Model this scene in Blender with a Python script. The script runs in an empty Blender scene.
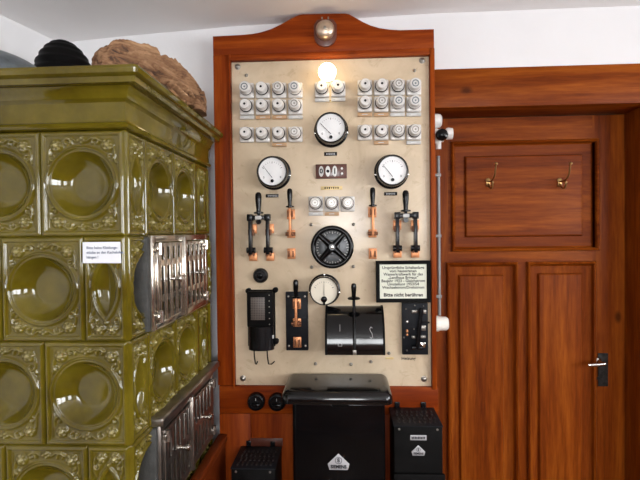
import bpy, bmesh, math, random
import numpy as np
from mathutils import Vector, Matrix, noise

random.seed(7)
SC = bpy.context.scene
COL = SC.collection
R = math.radians

# ------------------------------------------------------------------ camera
F = 470.0
EYE = Vector((0, 0, 1.6))
CAMROT = Matrix.Rotation(R(3.06), 3, 'Z') @ Matrix.Rotation(R(90 - 0.94), 3, 'X') @ Matrix.Rotation(R(-0.65), 3, 'Z')
cam = bpy.data.cameras.new('camera')
cam.sensor_width = 36.0
cam.lens = F / 640 * 36.0
cam.clip_start = 0.02
camo = bpy.data.objects.new('camera', cam)
camo.matrix_world = Matrix.Translation(EYE) @ CAMROT.to_4x4()
COL.objects.link(camo)
SC.camera = camo


def at(px, py, Y):
    """the point of the upright plane at depth Y seen at photo position px, py -> (x, z)"""
    d = CAMROT @ Vector(((px - 320) / F, -(py - 240) / F, -1))
    k = (Y - EYE.y) / d.y
    p = EYE + d * k
    return p.x, p.z


# ------------------------------------------------------------------ materials
def new_mat(name):
    m = bpy.data.materials.new(name)
    m.use_nodes = True
    nt = m.node_tree
    b = nt.nodes['Principled BSDF']
    return m, nt, b


def nd(nt, kind, **kw):
    n = nt.nodes.new(kind)
    for k, v in kw.items():
        if k in n.inputs.keys():
            n.inputs[k].default_value = v
        else:
            setattr(n, k, v)
    return n


def lk(nt, a, b):
    nt.links.new(a, b)


def ramp(nt, fac, stops):
    r = nt.nodes.new('ShaderNodeValToRGB')
    e = r.color_ramp.elements
    while len(e) < len(stops):
        e.new(0.5)
    for i, (p, c) in enumerate(stops):
        e[i].position = p
        e[i].color = (*c, 1)
    lk(nt, fac, r.inputs['Fac'])
    return r.outputs['Color']


def plain(name, col, rough=0.5, metal=0.0, coat=0.0, var=0.12, scale=18.0, bump=0.0, bscale=120.0):
    """one colour with slight noise variation"""
    m, nt, b = new_mat(name)
    tc = nd(nt, 'ShaderNodeTexCoord')
    n = nd(nt, 'ShaderNodeTexNoise', Scale=scale, Detail=4.0)
    lk(nt, tc.outputs['Object'], n.inputs['Vector'])
    lo = tuple(c * (1 - var) for c in col)
    hi = tuple(min(1, c * (1 + var)) for c in col)
    lk(nt, ramp(nt, n.outputs['Fac'], [(0.3, lo), (0.7, hi)]), b.inputs['Base Color'])
    b.inputs['Roughness'].default_value = rough
    b.inputs['Metallic'].default_value = metal
    b.inputs['Coat Weight'].default_value = coat
    b.inputs['Coat Roughness'].default_value = 0.08
    if bump:
        n2 = nd(nt, 'ShaderNodeTexNoise', Scale=bscale, Detail=3.0)
        lk(nt, tc.outputs['Object'], n2.inputs['Vector'])
        bp = nd(nt, 'ShaderNodeBump', Strength=bump, Distance=0.004)
        lk(nt, n2.outputs['Fac'], bp.inputs['Height'])
        lk(nt, bp.outputs['Normal'], b.inputs['Normal'])
    return m


def wood(name, dark, mid, light, axis='Z', rough=0.45, coat=0.015, knots=True, seed=0.0):
    m, nt, b = new_mat(name)
    tc = nd(nt, 'ShaderNodeTexCoord')
    sc = {'X': (1.2, 16, 16), 'Y': (16, 1.2, 16), 'Z': (16, 16, 1.2)}[axis]
    mp = nd(nt, 'ShaderNodeMapping')
    mp.inputs['Scale'].default_value = sc
    mp.inputs['Location'].default_value = (seed, seed * 0.7, seed * 1.3)
    lk(nt, tc.outputs['Object'], mp.inputs['Vector'])
    n1 = nd(nt, 'ShaderNodeTexNoise', Scale=1.1, Detail=5.0, Roughness=0.6, Distortion=0.6)
    lk(nt, mp.outputs['Vector'], n1.inputs['Vector'])
    n2 = nd(nt, 'ShaderNodeTexNoise', Scale=6.0, Detail=3.0, Roughness=0.7)
    lk(nt, mp.outputs['Vector'], n2.inputs['Vector'])
    mx = nd(nt, 'ShaderNodeMath', operation='MULTIPLY_ADD')
    lk(nt, n2.outputs['Fac'], mx.inputs[0])
    mx.inputs[1].default_value = 0.45
    lk(nt, n1.outputs['Fac'], mx.inputs[2])
    col = ramp(nt, mx.outputs[0], [(0.45, dark), (0.68, mid), (0.95, light)])
    if knots:
        mp2 = nd(nt, 'ShaderNodeMapping')
        mp2.inputs['Scale'].default_value = {'X': (2.6, 4.6, 4.6), 'Y': (4.6, 2.6, 4.6), 'Z': (4.6, 4.6, 2.6)}[axis]
        mp2.inputs['Location'].default_value = (seed * 2.1, 0.3, seed)
        lk(nt, tc.outputs['Object'], mp2.inputs['Vector'])
        v = nd(nt, 'ShaderNodeTexVoronoi', Scale=1.0)
        lk(nt, mp2.outputs['Vector'], v.inputs['Vector'])
        mr = nd(nt, 'ShaderNodeMapRange')
        mr.inputs['From Min'].default_value = 0.03
        mr.inputs['From Max'].default_value = 0.085
        mr.inputs['To Min'].default_value = 0.75
        mr.inputs['To Max'].default_value = 0.0
        lk(nt, v.outputs['Distance'], mr.inputs['Value'])
        mixc = nd(nt, 'ShaderNodeMixRGB')
        lk(nt, mr.outputs['Result'], mixc.inputs['Fac'])
        lk(nt, col, mixc.inputs['Color1'])
        mixc.inputs['Color2'].default_value = (dark[0] * 0.35, dark[1] * 0.3, dark[2] * 0.3, 1)
        col = mixc.outputs['Color']
    lk(nt, col, b.inputs['Base Color'])
    b.inputs['Roughness'].default_value = rough
    b.inputs['Coat Weight'].default_value = coat
    b.inputs['Coat Roughness'].default_value = 0.15
    b.inputs['Specular IOR Level'].default_value = 0.1
    bp = nd(nt, 'ShaderNodeBump', Strength=0.12, Distance=0.002)
    lk(nt, n2.outputs['Fac'], bp.inputs['Height'])
    lk(nt, bp.outputs['Normal'], b.inputs['Normal'])
    return m


def emit(name, col, strength):
    m, nt, b = new_mat(name)
    b.inputs['Base Color'].default_value = (*col, 1)
    b.inputs['Emission Color'].default_value = (*col, 1)
    b.inputs['Emission Strength'].default_value = strength
    return m


M = {}
PD, PM_, PL = (0.095, 0.0105, 0.001), (0.185, 0.0265, 0.002), (0.31, 0.060, 0.005)
M['panel_v'] = wood('reddish pine upright grain', PD, PM_, PL, 'Z', seed=1.3)
M['panel_h'] = wood('reddish pine level grain', PD, PM_, PL, 'X', seed=2.9)
DD, DM, DL = (0.080, 0.011, 0.001), (0.165, 0.031, 0.002), (0.295, 0.072, 0.006)
M['door_v'] = wood('door pine upright grain', DD, DM, DL, 'Z', seed=4.1)
M['door_h'] = wood('door pine level grain', DD, DM, DL, 'X', seed=5.6)
M['bench'] = wood('dark red board wood', (0.06, 0.009, 0.002), (0.11, 0.018, 0.003), (0.16, 0.03, 0.006), 'Y', seed=7.7)
M['floor'] = wood('floor board wood', (0.06, 0.026, 0.010), (0.10, 0.045, 0.018), (0.15, 0.07, 0.03), 'Y', rough=0.5, seed=9)
M['plaster'] = plain('white wall plaster', (0.76, 0.755, 0.765), 0.85, var=0.03, scale=3, bump=0.15, bscale=60)
M['ceiling'] = plain('off white ceiling paint', (0.88, 0.865, 0.865), 0.9, var=0.03, scale=2, bump=0.15, bscale=50)
M['porcelain'] = plain('white porcelain', (0.70, 0.68, 0.655), 0.25, coat=0.2, var=0.05)
M['porcelain_old'] = plain('greyish porcelain', (0.66, 0.65, 0.63), 0.3, coat=0.3, var=0.08)
M['black'] = plain('black enamel', (0.005, 0.005, 0.006), 0.25, coat=0.0, var=0.2)
M['black_gloss'] = plain('glossy black lacquer', (0.003, 0.003, 0.0035), 0.13, coat=0.0, var=0.2)
M['black_lid'] = plain('polished black lid', (0.004, 0.004, 0.0045), 0.12, var=0.2)
M['black_matt'] = plain('dull black iron', (0.005, 0.0047, 0.0047), 0.5, var=0.25, bump=0.1)
M['slate'] = plain('dark slate', (0.010, 0.011, 0.014), 0.45, var=0.25)
M['hole'] = plain('dark hollow and gap shade', (0.006, 0.005, 0.005), 0.9)
M['copper'] = plain('copper', (0.60, 0.26, 0.12), 0.42, 0.8, var=0.12, scale=60)
M['brass'] = plain('brass', (0.70, 0.45, 0.16), 0.28, 0.95, var=0.12, scale=50)
M['dial_ring'] = plain('dark grey dial metal', (0.12, 0.125, 0.13), 0.4, 0.5, var=0.3, scale=30)
M['copper_dark'] = plain('tarnished copper', (0.20, 0.085, 0.045), 0.45, 0.7, var=0.2, scale=60)
M['brass_pale'] = plain('pale worn brass', (0.55, 0.44, 0.34), 0.36, 0.85, var=0.15, scale=60)
M['brass_old'] = plain('old dark brass', (0.34, 0.21, 0.08), 0.33, 0.9, var=0.2, scale=50)
M['nickel'] = plain('nickel plate', (0.72, 0.70, 0.66), 0.18, 1.0, var=0.12, scale=25)
M['steel'] = plain('dull steel', (0.30, 0.28, 0.25), 0.35, 0.9, var=0.15, scale=40)
M['dial'] = plain('white dial card', (0.82, 0.82, 0.82), 0.35, coat=0.5, var=0.02)
M['dial_cream'] = plain('cream dial card', (0.74, 0.68, 0.55), 0.35, coat=0.5, var=0.03)
M['ink'] = plain('black ink', (0.015, 0.015, 0.018), 0.6)
M['ink_blue'] = plain('blue grey ink', (0.06, 0.09, 0.16), 0.6)
M['white_paint'] = plain('white marking paint', (0.72, 0.72, 0.70), 0.5)
M['grey_paint'] = plain('grey marking paint', (0.42, 0.42, 0.42), 0.5)
M['paper'] = plain('white paper', (0.80, 0.82, 0.86), 0.7, var=0.02)
M['paper_cream'] = plain('cream sign paper', (0.76, 0.78, 0.66), 0.6, var=0.02)
M['tag_brown'] = plain('brown label card', (0.48, 0.29, 0.15), 0.5, var=0.15)
M['tag_grey'] = plain('grey label card', (0.55, 0.54, 0.52), 0.4, var=0.1)
M['tag_gold'] = plain('gilt label strip', (0.66, 0.50, 0.24), 0.4, 0.3, var=0.15)
M['bakelite'] = plain('brown bakelite', (0.085, 0.022, 0.012), 0.35, coat=0.3, var=0.15)
M['plastic'] = plain('white plastic', (0.80, 0.77, 0.70), 0.35, var=0.02)
M['conduit'] = plain('grey conduit', (0.22, 0.22, 0.22), 0.45, 0.2, var=0.1)
M['putty'] = plain('grey mortar', (0.052, 0.052, 0.049), 0.7, var=0.25, scale=30, bump=0.3)
M['badge'] = plain('silver badge', (0.48, 0.48, 0.50), 0.45, 0.3, var=0.06)
M['greyiron'] = plain('blue grey hammered metal', (0.17, 0.20, 0.22), 0.33, 0.7, var=0.35, scale=35, bump=0.35, bscale=45)
M['bulb'] = emit('lit frosted bulb', (1.0, 0.76, 0.44), 10.0)


def marble_mat():
    m, nt, b = new_mat('beige marble')
    tc = nd(nt, 'ShaderNodeTexCoord')
    n1 = nd(nt, 'ShaderNodeTexNoise', Scale=3.5, Detail=7.0, Roughness=0.62, Distortion=1.2)
    lk(nt, tc.outputs['Object'], n1.inputs['Vector'])
    c1 = ramp(nt, n1.outputs['Fac'], [(0.28, (0.50, 0.39, 0.265)), (0.5, (0.63, 0.505, 0.355)), (0.72, (0.71, 0.59, 0.43))])
    n2 = nd(nt, 'ShaderNodeTexNoise', Scale=9.0, Detail=8.0, Roughness=0.7, Distortion=2.5)
    lk(nt, tc.outputs['Object'], n2.inputs['Vector'])
    c2 = ramp(nt, n2.outputs['Fac'], [(0.36, (0.55, 0.47, 0.36)), (0.42, (1, 1, 1)), (1.0, (1, 1, 1))])
    mx = nd(nt, 'ShaderNodeMixRGB', blend_type='MULTIPLY')
    mx.inputs['Fac'].default_value = 0.30
    lk(nt, c1, mx.inputs['Color1'])
    lk(nt, c2, mx.inputs['Color2'])
    lk(nt, mx.outputs['Color'], b.inputs['Base Color'])
    b.inputs['Roughness'].default_value = 0.24
    b.inputs['Specular IOR Level'].default_value = 0.6
    return m


M['louvre'] = plain('dull louvre metal', (0.03, 0.026, 0.024), 0.4, var=0.4, scale=90)
for k_, sp_ in (('black', 0.3), ('black_gloss', 0.2), ('black_matt', 0.06), ('slate', 0.12), ('ink', 0.2), ('louvre', 0.1)):
    M[k_].node_tree.nodes['Principled BSDF'].inputs['Specular IOR Level'].default_value = sp_
M['marble'] = marble_mat()


def glaze_mat():
    m, nt, b = new_mat('olive green stove glaze')
    tc = nd(nt, 'ShaderNodeTexCoord')
    n1 = nd(nt, 'ShaderNodeTexNoise', Scale=7.0, Detail=5.0, Roughness=0.6)
    lk(nt, tc.outputs['Object'], n1.inputs['Vector'])
    c = ramp(nt, n1.outputs['Fac'], [(0.25, (0.060, 0.043, 0.0025)), (0.5, (0.102, 0.077, 0.005)), (0.8, (0.160, 0.125, 0.011))])
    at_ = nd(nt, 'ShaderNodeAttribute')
    at_.attribute_name = 'thin_glaze_glint'
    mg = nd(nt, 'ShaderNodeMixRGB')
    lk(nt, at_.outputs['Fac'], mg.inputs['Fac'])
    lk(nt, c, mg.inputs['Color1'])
    mg.inputs['Color2'].default_value = (0.52, 0.46, 0.22, 1)  # pale ridges: thin glaze, with specular sparkle also put into the colour
    lk(nt, mg.outputs['Color'], b.inputs['Base Color'])
    b.inputs['Roughness'].default_value = 0.07
    b.inputs['Specular IOR Level'].default_value = 0.5
    b.inputs['Coat Weight'].default_value = 0.1
    b.inputs['Coat Roughness'].default_value = 0.02
    n2 = nd(nt, 'ShaderNodeTexNoise', Scale=28.0, Detail=2.0)
    lk(nt, tc.outputs['Object'], n2.inputs['Vector'])
    bp = nd(nt, 'ShaderNodeBump', Strength=0.10, Distance=0.004)
    lk(nt, n2.outputs['Fac'], bp.inputs['Height'])
    lk(nt, bp.outputs['Normal'], b.inputs['Normal'])
    return m


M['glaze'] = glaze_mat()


def bark_mat():
    m, nt, b = new_mat('dry brown bark')
    tc = nd(nt, 'ShaderNodeTexCoord')
    n1 = nd(nt, 'ShaderNodeTexNoise', Scale=13.0, Detail=6.0, Roughness=0.65, Distortion=0.8)
    m0 = nd(nt, 'ShaderNodeMapping')
    m0.inputs['Rotation'].default_value = (0, 0, R(26.6))     # along the grain of the piece
    lk(nt, tc.outputs['Object'], m0.inputs['Vector'])
    mp = nd(nt, 'ShaderNodeMapping')
    mp.inputs['Scale'].default_value = (3.0, 0.55, 3.0)
    lk(nt, m0.outputs['Vector'], mp.inputs['Vector'])
    lk(nt, mp.outputs['Vector'], n1.inputs['Vector'])
    lk(nt, ramp(nt, n1.outputs['Fac'], [(0.36, (0.045, 0.02, 0.01)), (0.46, (0.20, 0.095, 0.042)), (0.7, (0.42, 0.25, 0.13))]), b.inputs['Base Color'])
    b.inputs['Roughness'].default_value = 0.8
    bp = nd(nt, 'ShaderNodeBump', Strength=0.7, Distance=0.008)
    lk(nt, n1.outputs['Fac'], bp.inputs['Height'])
    lk(nt, bp.outputs['Normal'], b.inputs['Normal'])
    return m


M['bark'] = bark_mat()


def mesh_panel_mat():
    """black perforated sheet"""
    m, nt, b = new_mat('perforated black sheet')
    tc = nd(nt, 'ShaderNodeTexCoord')
    v = nd(nt, 'ShaderNodeTexVoronoi', Scale=150.0)
    v.inputs['Randomness'].default_value = 0.0
    lk(nt, tc.outputs['Object'], v.inputs['Vector'])
    lk(nt, ramp(nt, v.outputs['Distance'], [(0.25, (0.012, 0.010, 0.010)), (0.45, (0.12, 0.095, 0.08))]), b.inputs['Base Color'])
    b.inputs['Roughness'].default_value = 0.45
    return m


M['perforated'] = mesh_panel_mat()


# ------------------------------------------------------------------ mesh builder
class MB:
    def __init__(self):
        self.bm = bmesh.new()
        self.mi = 0

    def _tag(self, faces):
        for f in faces:
            f.material_index = self.mi

    def box(self, x0, x1, y0, y1, z0, z1, bevel=0.0, seg=2):
        x0, x1 = sorted((x0, x1)); y0, y1 = sorted((y0, y1)); z0, z1 = sorted((z0, z1))
        b2 = bmesh.new()
        vs = [b2.verts.new((x, y, z)) for x in (x0, x1) for y in (y0, y1) for z in (z0, z1)]
        for q in ((0, 1, 3, 2), (4, 6, 7, 5), (0, 4, 5, 1), (2, 3, 7, 6), (0, 2, 6, 4), (1, 5, 7, 3)):
            b2.faces.new([vs[i] for i in q])
        if bevel:
            bmesh.ops.bevel(b2, geom=b2.edges[:], offset=bevel, segments=seg, affect='EDGES', profile=0.5)
        self.join(b2)
        return self

    def join(self, b2, mat=None):
        if mat is not None:
            bmesh.ops.transform(b2, matrix=mat, verts=b2.verts[:])
        mp = {}
        b2.verts.index_update()
        for v in b2.verts:
            mp[v.index] = self.bm.verts.new(v.co)
        for f in b2.faces:
            try:
                nf = self.bm.faces.new([mp[v.index] for v in f.verts])
                nf.material_index = self.mi
            except ValueError:
                pass
        b2.free()

    def lathe(self, prof, origin, axis=(0, -1, 0), seg=32, cap=True, squash=None):
        """prof: list of (radius, height along axis)"""
        a = Vector(axis).normalized()
        u = a.orthogonal().normalized() if abs(a.y) < 0.99 else Vector((1, 0, 0))
        v = a.cross(u)
        o = Vector(origin)
        rings = []
        for r, h in prof:
            if r < 1e-6:
                rings.append([self.bm.verts.new(o + a * h)])
            else:
                rings.append([self.bm.verts.new(o + a * h + (u * math.cos(2 * math.pi * i / seg) + v * math.sin(2 * math.pi * i / seg)) * r) for i in range(seg)])
        for A, B in zip(rings, rings[1:]):
            for i in range(seg):
                j = (i + 1) % seg
                if len(A) == 1 and len(B) == 1:
                    continue
                if len(A) == 1:
                    f = [A[0], B[j], B[i]]
                elif len(B) == 1:
                    f = [A[i], A[j], B[0]]
                else:
                    f = [A[i], A[j], B[j], B[i]]
                self.bm.faces.new(f).material_index = self.mi
        if cap:
            for ring, rev in ((rings[0], True), (rings[-1], False)):
                if len(ring) > 2:
                    self.bm.faces.new(ring[::-1] if rev else ring).material_index = self.mi
        return self

    def cyl(self, p0, p1, r, r1=None, seg=16):
        p0, p1 = Vector(p0), Vector(p1)
        d = p1 - p0
        return self.lathe([(r, 0), (r if r1 is None else r1, d.length)], p0, d, seg)

    def tube(self, pts, r, seg=10):
        pts = [Vector(p) for p in pts]
        rad = r if isinstance(r, (list, tuple)) else [r] * len(pts)
        rings = []
        prev = None
        for i, p in enumerate(pts):
            t = (pts[min(i + 1, len(pts) - 1)] - pts[max(i - 1, 0)]).normalized()
            if prev is None:
                u = t.orthogonal().normalized()
            else:
                u = (prev - t * prev.dot(t)).normalized()
            prev = u
            v = t.cross(u)
            rings.append([self.bm.verts.new(p + (u * math.cos(2 * math.pi * k / seg) + v * math.sin(2 * math.pi * k / seg)) * rad[i]) for k in range(seg)])
        for A, B in zip(rings, rings[1:]):
            for k in range(seg):
                j = (k + 1) % seg
                self.bm.faces.new([A[k], A[j], B[j], B[k]]).material_index = self.mi
        self.bm.faces.new(rings[0][::-1]).material_index = self.mi
        self.bm.faces.new(rings[-1]).material_index = self.mi
        return self

    def prism(self, poly, y0, y1, bevel=0.0):
        """poly: (x, z) outline, extruded in y"""
        b2 = bmesh.new()
        A = [b2.verts.new((x, y0, z)) for x, z in poly]
        B = [b2.verts.new((x, y1, z)) for x, z in poly]
        n = len(poly)
        b2.faces.new(A)
        b2.faces.new(B[::-1])
        for i in range(n):
            j = (i + 1) % n
            b2.faces.new([A[j], A[i], B[i], B[j]])
        bmesh.ops.recalc_face_normals(b2, faces=b2.faces[:])
        if bevel:
            yf = min(y0, y1)
            ed = [e for e in b2.edges if all(abs(v.co.y - yf) < 1e-7 for v in e.verts)]
            bmesh.ops.bevel(b2, geom=ed, offset=bevel, segments=2, affect='EDGES', profile=0.5)
        self.join(b2)
        return self

    def extrude_x(self, poly, x0, x1):
        """poly: (y, z) outline, extruded in x"""
        A = [self.bm.verts.new((x0, y, z)) for y, z in poly]
        B = [self.bm.verts.new((x1, y, z)) for y, z in poly]
        n = len(poly)
        fs = [self.bm.faces.new(A), self.bm.faces.new(B[::-1])]
        for i in range(n):
            j = (i + 1) % n
            fs.append(self.bm.faces.new([A[j], A[i], B[i], B[j]]))
        self._tag(fs)
        return self

    def rings(self, x0, x1, z0, z1, prof, cap=True):
        """rectangular moulding: prof is (inset, y) from outside inwards"""
        rr = []
        for ins, y in prof:
            rr.append([self.bm.verts.new(p) for p in ((x0 + ins, y, z0 + ins), (x1 - ins, y, z0 + ins), (x1 - ins, y, z1 - ins), (x0 + ins, y, z1 - ins))])
        for A, B in zip(rr, rr[1:]):
            for i in range(4):
                j = (i + 1) % 4
                self.bm.faces.new([A[i], A[j], B[j], B[i]]).material_index = self.mi
        if cap:
            self.bm.faces.new(rr[-1]).material_index = self.mi
        return self

    def text(self, s, size, x, z, y, depth=0.0004, bold=0.0, align='CENTER', stretch=1.0):
        cu = bpy.data.curves.new('lettering', 'FONT')
        cu.body = s
        cu.size = size
        cu.align_x = align
        cu.align_y = 'CENTER'
        cu.offset = bold
        cu.resolution_u = 3
        ob = bpy.data.objects.new('lettering', cu)
        COL.objects.link(ob)
        dg = bpy.context.evaluated_depsgraph_get()
        dg.update()
        me = bpy.data.meshes.new_from_object(ob.evaluated_get(dg))
        base = len(self.bm.verts)
        vs = [self.bm.verts.new((x + v.co.x * stretch, y, z + v.co.y)) for v in me.vertices]
        for p in me.polygons:
            try:
                self.bm.faces.new([vs[i] for i in p.vertices]).material_index = self.mi
            except ValueError:
                pass
        bpy.data.objects.remove(ob)
        bpy.data.curves.remove(cu)
        bpy.data.meshes.remove(me)
        return self

    def build(self, name, mat, parent=None, fixn=True, sharp=38, label=None):
        bm = self.bm
        if fixn:
            bmesh.ops.recalc_face_normals(bm, faces=bm.faces[:])
        off = root_loc(parent)
        if off.length:
            bmesh.ops.translate(bm, vec=-off, verts=bm.verts[:])
        me = bpy.data.meshes.new(name)
        bm.to_mesh(me)
        bm.free()
        for m in (mat if isinstance(mat, (list, tuple)) else [mat]):
            me.materials.append(m)
        me.polygons.foreach_set('use_smooth', [True] * len(me.polygons))
        me.set_sharp_from_angle(angle=R(sharp))
        o = bpy.data.objects.new(name, me)
        COL.objects.link(o)
        o.parent = parent
        if label:
            o['label'] = label
        return o


def root_loc(o):
    v = Vector((0, 0, 0))
    while o is not None:
        v = v + o.location
        o = o.parent
    return v


def thing(name, label, cat, loc, group=None):
    o = bpy.data.objects.new(name, None)
    o.empty_display_size = 0.05
    o.location = loc
    COL.objects.link(o)
    o['label'] = label
    o['category'] = cat
    if group:
        o['group'] = group
    return o


def tag(o, label, cat, group=None, loc=None):
    """make a single mesh a thing of its own with its origin at loc"""
    if loc is not None:
        o.data.transform(Matrix.Translation(-Vector(loc)))
        o.location = loc
    o['label'] = label
    o['category'] = cat
    if group:
        o['group'] = group
    return o


def struct(o):
    o['kind'] = 'structure'
    return o


def dup(root, loc, label):
    r = root.copy()
    COL.objects.link(r)
    r.location = loc
    r['label'] = label
    for ch in root.children:
        c = ch.copy()
        COL.objects.link(c)
        c.parent = r
        for g in ch.children:
            d = g.copy()
            COL.objects.link(d)
            d.parent = c
    return r


# ------------------------------------------------------------------ the room
YW = 1.93            # face of the wall behind the switchboard
YF = 1.845           # front of the wooden switchboard
YM = 1.862           # face of the marble
YD = 2.07            # face of the door
XD0, XD1 = 0.366, 1.192   # door opening
ZL0, ZL1 = at(540, 105.5, 1.905)[1], at(540, 66, 1.905)[1]   # lintel
XR, YB = 2.75, -3.0

b = MB()
b.box(-2.2, XD0 - 0.04, YW, 2.2, 0, 2.5)
b.box(XD0 - 0.04, XD1 + 0.12, YW, 2.2, ZL1 - 0.06, 2.5)
b.box(XD1 + 0.12, XR + 0.2, YW, 2.2, 0, 2.5)
struct(b.build('wall_back', M['plaster']))

# left wall runs slightly askew
b = MB()
pl = [(-1.187, 2.0), (-1.187, 1.93), (-1.245, 1.69), (-2.15, YB - 0.1), (-2.4, YB - 0.1), (-1.5, 2.0)]
A = [b.bm.verts.new((x, y, 0)) for x, y in pl]
B = [b.bm.verts.new((x, y, 2.6)) for x, y in pl]
for i in range(len(pl)):
    j = (i + 1) % len(pl)
    b.bm.faces.new([A[i], A[j], B[j], B[i]])
b.bm.faces.new(A[::-1]); b.bm.faces.new(B)
struct(b.build('wall_left', M['plaster']))

# walls with windows
def window_unit(idx, plane, c0, c1, z0, z1, pos):
    """frame with mullion and cross bars set in the opening; plane 'y' or 'x'"""
    fr = MB()
    def bar(a0, a1, q0, q1, d0=-0.03, d1=0.03):
        if plane == 'y':
            fr.box(a0, a1, pos + d0, pos + d1, q0, q1, 0.004)
        else:
            fr.box(pos + d0, pos + d1, a0, a1, q0, q1, 0.004)
    w = 0.05
    bar(c0, c0 + w, z0, z1); bar(c1 - w, c1, z0, z1)
    bar(c0 + w, c1 - w, z0, z0 + w); bar(c0 + w, c1 - w, z1 - w, z1)
    m = (c0 + c1) / 2
    bar(m - 0.045, m + 0.045, z0 + w, z1 - w)
    zz = z0 + (z1 - z0) * 0.62
    bar(c0 + w, m - 0.045, zz - 0.018, zz + 0.018, -0.02, 0.02)
    bar(m + 0.045, c1 - w, zz - 0.018, zz + 0.018, -0.02, 0.02)
    struct(fr.build('window_%d' % idx, M['plastic']))


def holed_wall(name, plane, f0, f1, a0, a1, holes):
    b = MB()
    def put(p0, p1, z0, z1):
        if plane == 'y':
            b.box(p0, p1, f0, f1, z0, z1)
        else:
            b.box(f0, f1, p0, p1, z0, z1)
    cur = a0
    for (h0, h1, z0, z1) in holes:
        put(cur, h0, 0, 2.6)
        put(h0, h1, 0, z0)
        put(h0, h1, z1, 2.6)
        cur = h1
    put(cur, a1, 0, 2.6)
    struct(b.build(name, M['plaster']))


WINB = [(-0.45, 0.95, 1.2, 2.2)]
WINR = [(-2.3, -1.1, 1.2, 2.2), (-0.5, 0.6, 1.2, 2.2)]
holed_wall('wall_front', 'y', YB - 0.22, YB, -2.4, XR + 0.2, WINB)
holed_wall('wall_right', 'x', XR, XR + 0.22, YB - 0.2, YW, WINR)
for i, (a0, a1, z0, z1) in enumerate(WINB):
    window_unit(i + 1, 'y', a0, a1, z0, z1, YB - 0.10)
for i, (a0, a1, z0, z1) in enumerate(WINR):
    window_unit(i + 2, 'x', a0, a1, z0, z1, XR + 0.10)

b = MB()
b.box(-2.4, XR + 0.2, YB - 0.2, 2.2, -0.1, 0.0)
struct(b.build('floor', M['floor']))

# unseen dark wainscot, added to darken what the black cases and door reflect
b = MB()
b.box(-2.1, XR - 0.02, YB + 0.0005, YB + 0.02, 0, 1.18, 0.003)
struct(b.build('added_wainscot_1', M['door_v']))
b = MB()
b.box(XR - 0.02, XR - 0.0005, YB + 0.021, YW - 0.05, 0, 1.18, 0.003)
struct(b.build('added_wainscot_2', M['door_v']))

# old ceiling, not quite level
b = MB()
cz = {(-2.4, YB - 0.2): 2.43, (-2.4, 2.2): 2.38, (-1.187, 1.93): 2.408, (-0.45, 1.93): 2.452, (0.35, 1.93): 2.474, (XR + 0.2, 2.0): 2.485, (XR + 0.2, YB - 0.2): 2.50}
xs = [-2.4, -1.187, -0.8, -0.45, 0.35, XR + 0.2]
zb = [2.36, 2.408, 2.434, 2.452, 2.476, 2.485]
zf = [2.40, 2.42, 2.43, 2.45, 2.47, 2.49]
grid = []
for x, z1_, z0_ in zip(xs, zb, zf):
    grid.append([b.bm.verts.new((x, YB - 0.2, z0_)), b.bm.verts.new((x, 0.8, z0_ * 0.5 + z1_ * 0.5 + 0.0)), b.bm.verts.new((x, 2.2, z1_))])
top = [[b.bm.verts.new((v.co.x, v.co.y, 2.7)) for v in g] for g in grid]
for G in (grid, top):
    for g0, g1 in zip(G, G[1:]):
        for k in range(2):
            b.bm.faces.new([g0[k], g1[k], g1[k + 1], g0[k + 1]])
def side(e):
    for (p, q), (p2, q2) in zip(zip(e[0], e[0][1:]), zip(e[1], e[1][1:])):
        b.bm.faces.new([p, q, q2, p2])
side(([g[0] for g in grid], [g[0] for g in top])); side(([g[2] for g in grid], [g[2] for g in top]))
side((grid[0], top[0])); side((grid[-1], top[-1]))
struct(b.build('ceiling', M['ceiling']))

# door surround
b = MB()
b.box(0.362, 1.75, 1.905, 2.15, ZL0, ZL1, 0.004)
struct(b.build('trim_1', M['door_h']))
b = MB()
b.box(XD1, 1.34, 1.905, 2.15, 0, ZL0 - 0.0005, 0.003)
struct(b.build('trim_2', M['door_v']))
b = MB()
b.box(0.322, 0.364, 1.932, 2.15, 0, ZL0 - 0.0005, 0.003)
struct(b.build('trim_3', M['door_v']))
b = MB()
b.box(XD1 - 0.0, 1.34, 1.899, 1.9045, 0, ZL0 - 0.001, 0.001)

# ------------------------------------------------------------------ the door
door = bpy.data.objects.new('door_1', None)
door.location = (0.78, YD, 0)
COL.objects.link(door)
struct(door)
U = (at(454, 249, YD), at(595.5, 141.5, YD))
L1 = (at(450, 470, YD), at(514.5, 264.5, YD))
L2 = (at(530, 470, YD), at(592.5, 264.5, YD))
ux0, uz0, ux1, uz1 = U[0][0], U[0][1], U[1][0], U[1][1]
lx0, lx1, lz1 = L1[0][0], L1[1][0], L1[1][1]
rx0, rx1 = L2[0][0], L2[1][0]
lz0 = 0.20
T = YD + 0.045
fr = MB()
fr.mi = 0
fr.box(XD0 + 0.002, min(ux0, lx0), YD, T, 0.008, ZL0 - 0.004, 0.0)
fr.box(rx1, XD1 - 0.002, YD, T, 0.008, ZL0 - 0.004)
fr.box(lx1, rx0, YD, T, lz0, lz1)
fr.mi = 1
x0, x1 = min(ux0, lx0), rx1
fr.box(x0, x1, YD, T, uz1, ZL0 - 0.004)
fr.box(x0, x1, YD, T, lz1, uz0)
fr.box(x0, x1, YD, T, 0.008, lz0)
fr.box(x0 - 0.0001, ux0, YD, T, uz0, uz1)
fr.box(ux1, x1 + 0.0001, YD, T, uz0, uz1)
fr.build('door_frame', [M['door_v'], M['door_h']], door, fixn=True)


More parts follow.
